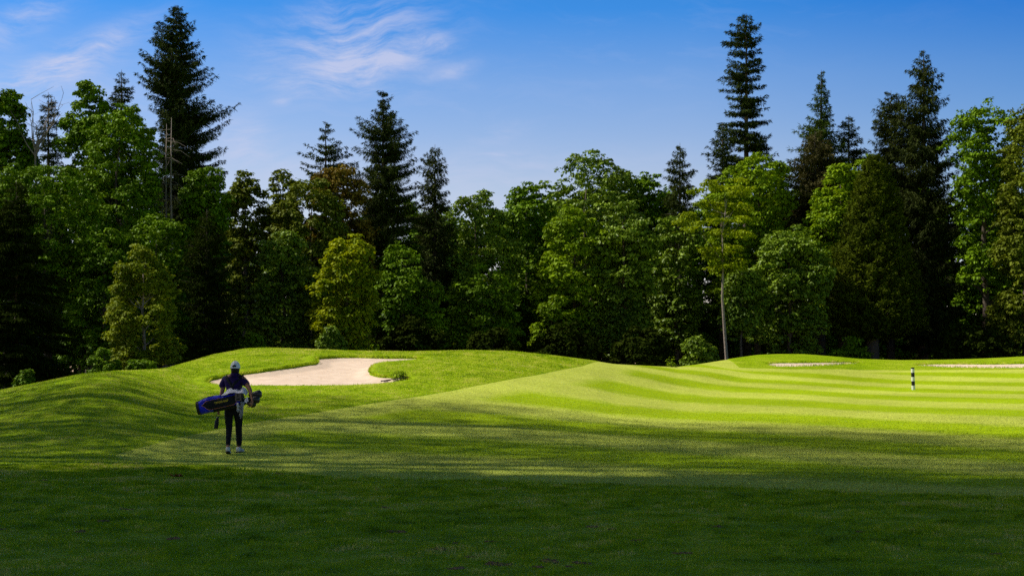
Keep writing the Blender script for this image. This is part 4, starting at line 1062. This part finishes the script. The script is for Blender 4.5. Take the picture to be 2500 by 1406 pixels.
GS = .975
for o in list(COL.objects):
    if o.parent is None and ('category' in o) and o['category'] in ('person', 'golf bag', 'towel', 'glove', 'golf club', 'bottle'):
        o.location = Vector(base) + (o.location - Vector(base)) * GS; o.scale = (GS, GS, GS)

# ------------------------------------------------------------------ yardage post
x, y, z = ground_hit(2230, 951)
ph_ = 54 * y / F
post = empty('yardage_post', (x, y, z), 'black and white banded yardage post standing on the right of the fairway', 'post')
post.rotation_euler = (0, R(-2.2), 0)
POSTW = plain('post_white', (.78, .78, .76), .5, .06, 20)
POSTB = plain('post_black', (.012, .012, .012), .5, .2, 20)
zs = [-.12, .19, .385, .575, .77, .94, 1.0]; r_ = 4.2 * y / F
for i, nm in enumerate(['base_band', 'black_band', 'white_band', 'black_band', 'white_band', 'cap_band']):
    m_ = MB(); m_.box((0, 0, (zs[i] + zs[i + 1]) / 2 * ph_), (r_ * .9, r_ * .9, (zs[i + 1] - zs[i]) / 2 * ph_)) if False else m_.tube([(0, 0, zs[i] * ph_), (0, 0, zs[i + 1] * ph_)], r_, 14)
    o = m_.build(nm, POSTB if i % 2 else POSTW, post, smooth=False)

# ------------------------------------------------------------------ rake, weed, divots, leaves
rk = empty('bunker_rake', (0, 0, 0), 'dark bunker rake lying in the sand by the right end of the large bunker', 'rake')
a = ground_hit(942, 932.5); b_ = ground_hit(1000, 923)
dz = .02
hd = np.array(a) + [0, 0, dz]; tl = np.array(b_) + [0, 0, dz + .02]
rk.location = tuple(hd); dv = Vector(tl - hd)
m_ = MB(); m_.tube([(0, 0, .03), tuple(dv)], .016, 6); m_.build('handle', SOLE, rk)
sd_ = Vector((-dv.y, dv.x, 0)).normalized()
m_ = MB(); m_.tube([tuple(Vector((0, 0, .02)) - dv.normalized() * .12 + sd_ * .1), tuple(Vector((0, 0, .02)) + dv.normalized() * .18 - sd_ * .05)], .03, 6, flat=.7)
for i in range(8):
    p = Vector((0, 0, .02)) + dv.normalized() * (-.10 + .035 * i); m_.tube([tuple(p), tuple(p + Vector((0, 0, -.07)))], .006, 4)
m_.build('rake_head', SOLE, rk)
def weed(label, px, py, h, w, seed, mat, n=90):
    g_ = np.random.default_rng(seed); x, y, z = ground_hit(px, py)
    e = empty('weed_plant', (x, y, z), label, 'plant')
    d_ = unit(g_.normal(0, 1, (n, 3)) * [1, 1, .6] + [0, 0, .9]); P = d_ * g_.uniform(.3, 1, n)[:, None] * [w, w, h]
    P[:, 2] = np.abs(P[:, 2])
    link('leaves', leaves_mesh('leaves', P, unit(d_ + [0, 0, .8]), d_ + g_.normal(0, .4, (n, 3)), g_.uniform(.08, .16, n), g_.uniform(.05, .09, n), g_.uniform(0, 1, n)), mat, e)
    m_ = MB()
    for i in range(7):
        q_ = P[g_.integers(0, n)]; m_.tube([(0, 0, -.03), tuple(q_ * .5 + [0, 0, .03]), tuple(q_)], [.008, .006, .003], 4, cap=False)
    m_.build('stems', BARK, e)
weed('leafy weed growing at the right tip of the large bunker', 975, 923, .28, .26, 1, M_MAPLE2, 150)
weed('small weed beyond the dip at the far end of the fairway', 1640, 896, .55, .30, 2, M_MAPLE2, 70)
EARTH = plain('torn_earth', (.26, .16, .09), .95, .5, 30, .01, .05)
DRY = plain('dry_leaf', (.45, .16, .06), .7, .3, 30, .002)
DV = [(938, 1243), (967, 1304), (1066, 1346), (1111, 1330), (1146, 1365), (1200, 1384), (1222, 1386), (1108, 1394), (1207, 1328), (1444, 1291), (1492, 1296), (1652, 1280), (1754, 1291), (1661, 1355), (1348, 1376), (1389, 1390), (1425, 1381), (1309, 1390), (1556, 1325), (2055, 1227), (2430, 1358), (2100, 1303), (197, 1302), (312, 1247), (245, 1278), (550, 1147), (684, 1160), (106, 1177), (7, 1297), (422, 1320)]
for i, (px, py) in enumerate(DV):
    x, y, z = ground_hit(px, py); g_ = np.random.default_rng(50 + i)
    s_ = g_.uniform(.028, .06)
    m_ = MB()
    for j in range(g_.integers(3, 7)):
        c_ = g_.normal(0, s_ * .5, 2); r2 = s_ * g_.uniform(.3, .6)
        m_.add(*blob_np((c_[0] * 1.5, c_[1], r2 * .25 + .015), (r2 * 1.3, r2, r2 * .45), int(g_.integers(0, 999)), 6, 9, .35))
    m_.add(*blob_np((0, 0, .008), (s_ * 1.5, s_ * 1.0, .018), i, 6, 12, .2))
    o = m_.build('divot', EARTH, loc=(x, y, z)); o.rotation_euler = (0, 0, g_.uniform(-.6, .6))
    tag(o, 'brown crumbling divot of loose turf in the dark foreground rough', 'divot', 'divots scattered over the foreground rough')
x, y, z = ground_hit(430, 1172)
g_ = np.random.default_rng(2); V = []
for i in range(14):
    a = 2 * math.pi * i / 14; r_ = .10 * (1 if i % 2 == 0 else .5); V.append((math.cos(a) * r_ * 1.2, math.sin(a) * r_, .03 + .05 * math.sin(i * 1.3) ** 2))
m_ = MB(); m_.add([(0, 0, .03)] + V, [(0, 1 + i, 1 + (i + 1) % 14) for i in range(14)])
o = m_.build('fallen_leaf', DRY, loc=(x, y, z + .02)); tag(o, 'single orange dead leaf lying on the rough left of the golfer', 'leaf')

# ------------------------------------------------------------------ light, sky, camera
w = bpy.data.worlds.new('World'); sc.world = w; w.use_nodes = True
nt = w.node_tree; nt.nodes.clear()
sky = nt.nodes.new('ShaderNodeTexSky'); sky.sky_type = 'NISHITA'; sky.sun_disc = False
sky.sun_elevation = SUN_EL; sky.sun_rotation = SUN_AZ; sky.air_density = 1.0; sky.dust_density = .6; sky.ozone_density = 2.2; sky.altitude = 100
tc = nt.nodes.new('ShaderNodeTexCoord')
bg = nt.nodes.new('ShaderNodeBackground'); ow = nt.nodes.new('ShaderNodeOutputWorld')
hs = nt.nodes.new('ShaderNodeHueSaturation'); hs.inputs['Saturation'].default_value = 1.15; hs.inputs['Value'].default_value = 1.0
nt.links.new(sky.outputs[0], hs.inputs['Color'])
sep = nt.nodes.new('ShaderNodeSeparateXYZ'); nt.links.new(tc.outputs['Generated'], sep.inputs[0])
# plane projection for the cirrus
zz_ = fmath(nt, 'MAXIMUM', sep.outputs[2], .03)
cx_ = fmath(nt, 'DIVIDE', sep.outputs[0], zz_); cy_ = fmath(nt, 'DIVIDE', sep.outputs[1], zz_)
cb = nt.nodes.new('ShaderNodeCombineXYZ'); nt.links.new(cx_, cb.inputs[0]); nt.links.new(cy_, cb.inputs[1])
mp = nt.nodes.new('ShaderNodeMapping'); mp.inputs['Rotation'].default_value = (0, 0, R(-62)); mp.inputs['Scale'].default_value = (.55, 2.2, 1)
nt.links.new(cb.outputs[0], mp.inputs[0])
wn_ = noise(nt, mp.outputs[0], 1.3, 7, .58)
ms = noise(nt, cb.outputs[0], .33, 2, .5)
CLOUD_MAIN = fmath(nt, 'MULTIPLY', ramp(nt, wn_, [(.40, 0.0), (.75, 1.0)]), 1.0)
# cloud patches placed where the photo's wisps are (directions in the sky)
def patch(px, py, wx, wy, rot=0.0, amp=1.0):
    ux = fmath(nt, 'DIVIDE', sep.outputs[0], fmath(nt, 'MAXIMUM', sep.outputs[1], .05)); uz = fmath(nt, 'DIVIDE', sep.outputs[2], fmath(nt, 'MAXIMUM', sep.outputs[1], .05))
    dx = fmath(nt, 'SUBTRACT', ux, (px - 1250) / F); dz_ = fmath(nt, 'SUBTRACT', uz, (HOR - py) / F)
    c_, s_ = math.cos(rot), math.sin(rot)
    a_ = fmath(nt, 'DIVIDE', fmath(nt, 'ADD', fmath(nt, 'MULTIPLY', dx, c_), fmath(nt, 'MULTIPLY', dz_, s_)), wx / F)
    b2 = fmath(nt, 'DIVIDE', fmath(nt, 'SUBTRACT', fmath(nt, 'MULTIPLY', dz_, c_), fmath(nt, 'MULTIPLY', dx, s_)), wy / F)
    q_ = fmath(nt, 'ADD', fmath(nt, 'MULTIPLY', a_, a_), fmath(nt, 'MULTIPLY', b2, b2))
    return fmath(nt, 'MULTIPLY', fmath(nt, 'EXPONENT', fmath(nt, 'MULTIPLY', q_, -1.0), 0.0), amp)
cl = None
for a in [(860, 100, 190, 95, R(12), 1.0), (900, 165, 140, 40, R(15), .8), (180, 140, 190, 36, R(24), .95), (110, 190, 180, 30, R(14), .5), (50, 50, 170, 50, R(30), .55), (1110, 175, 60, 18, R(15), .55), (1060, 105, 50, 22, R(-10), .4), (640, 192, 70, 10, 0, .45), (1215, 330, 60, 22, R(12), .35), (690, 250, 22, 9, 0, .5), (600, 345, 70, 55, R(-20), .7), (120, 240, 300, 60, 0, .4), (1150, 470, 300, 60, 0, .4), (1220, 377, 40, 7, 0, .5), (900, 215, 200, 20, 0, .35), (1300, 395, 400, 40, 0, .22), (700, 420, 260, 60, 0, .35)]:
    p = patch(*a); cl = p if cl is None else fmath(nt, 'ADD', cl, p)
cuv = nt.nodes.new('ShaderNodeCombineXYZ'); ym = fmath(nt, 'MAXIMUM', sep.outputs[1], .05)
nt.links.new(fmath(nt, 'DIVIDE', sep.outputs[0], ym), cuv.inputs[0]); nt.links.new(fmath(nt, 'DIVIDE', sep.outputs[2], ym), cuv.inputs[1])
wrp = nd(nt, 'ShaderNodeTexNoise'); wrp.inputs['Scale'].default_value = 9; wrp.inputs['Detail'].default_value = 3; nt.links.new(cuv.outputs[0], wrp.inputs['Vector'])
wv = nt.nodes.new('ShaderNodeVectorMath'); wv.operation = 'MULTIPLY_ADD'; nt.links.new(wrp.outputs['Color'], wv.inputs[0]); wv.inputs[1].default_value = (.06, .06, 0); nt.links.new(cuv.outputs[0], wv.inputs[2])
mp2 = nt.nodes.new('ShaderNodeMapping'); mp2.inputs['Rotation'].default_value = (0, 0, R(-24)); mp2.inputs['Scale'].default_value = (15, 62, 1)
nt.links.new(wv.outputs[0], mp2.inputs[0])
st = noise(nt, mp2.outputs[0], 1.0, 9, .68)
str_ = ramp(nt, st, [(.38, 0.0), (.62, 1.0)])
cm = fmath(nt, 'MULTIPLY', cl, str_, clamp=True)
gen = fmath(nt, 'MULTIPLY', ramp(nt, st, [(.50, 0.0), (.85, .20)]), ramp(nt, ms, [(.45, 0.0), (.7, 1.0)]))
cm = fmath(nt, 'ADD', fmath(nt, 'MULTIPLY', cm, .72), gen, clamp=True)
grad = ramp(nt, sep.outputs[2], [(0.0, (.95, .70, .66)), (.133, (.80, .64, .65)), (.199, (.51, .572, .715)), (.247, (.15, .46, .755)), (.33, (.20, .42, .60)), (.6, (.62, .38, .14))])
sc2 = nt.nodes.new('ShaderNodeVectorMath'); sc2.operation = 'SCALE'; sc2.inputs['Scale'].default_value = 2.0
lat = ramp(nt, fmath(nt, 'MULTIPLY', fmath(nt, 'ADD', sep.outputs[0], -.12, clamp=True), fmath(nt, 'MULTIPLY', sep.outputs[2], 14), clamp=True), [(0, (1, 1, 1)), (1, (.30, .66, .88))])
nt.links.new(mix(nt, 1.0, mix(nt, 1.0, hs.outputs[0], grad, 'MULTIPLY'), lat, 'MULTIPLY'), sc2.inputs[0])
SKYMUL = sc2.outputs[0]
fin = mix(nt, cm, SKYMUL, (6.2, 6.4, 8.3))
nt.links.new(fin, bg.inputs[0]); bg.inputs[1].default_value = .10
nt.links.new(bg.outputs[0], ow.inputs[0])

sun = bpy.data.lights.new('sun', 'SUN'); sun.energy = 5.0; sun.angle = R(.9); sun.color = (1.0, .95, .86)
so = bpy.data.objects.new('sun', sun); COL.objects.link(so)
so.rotation_euler = TS.to_track_quat('Z', 'Y').to_euler(); so.location = (0, 0, 60)

cam = bpy.data.cameras.new('camera'); cam.lens = 50; cam.sensor_width = 36; cam.clip_end = 8000; cam.shift_y = (HOR - 703) / 2500
cam.dof.use_dof = True; cam.dof.focus_distance = 27.6; cam.dof.aperture_fstop = 5.6
co_ = bpy.data.objects.new('camera', cam); COL.objects.link(co_); co_.location = (0, 0, EYE); co_.rotation_euler = (R(90), 0, 0)
sc.camera = co_
sc.view_settings.view_transform = 'Standard'; sc.view_settings.look = 'None'; sc.view_settings.exposure = 0
sc.cycles.max_bounces = 6; sc.cycles.diffuse_bounces = 2; sc.cycles.transmission_bounces = 3; sc.cycles.use_denoising = False
sc.render.resolution_x = 1024; sc.render.resolution_y = 575
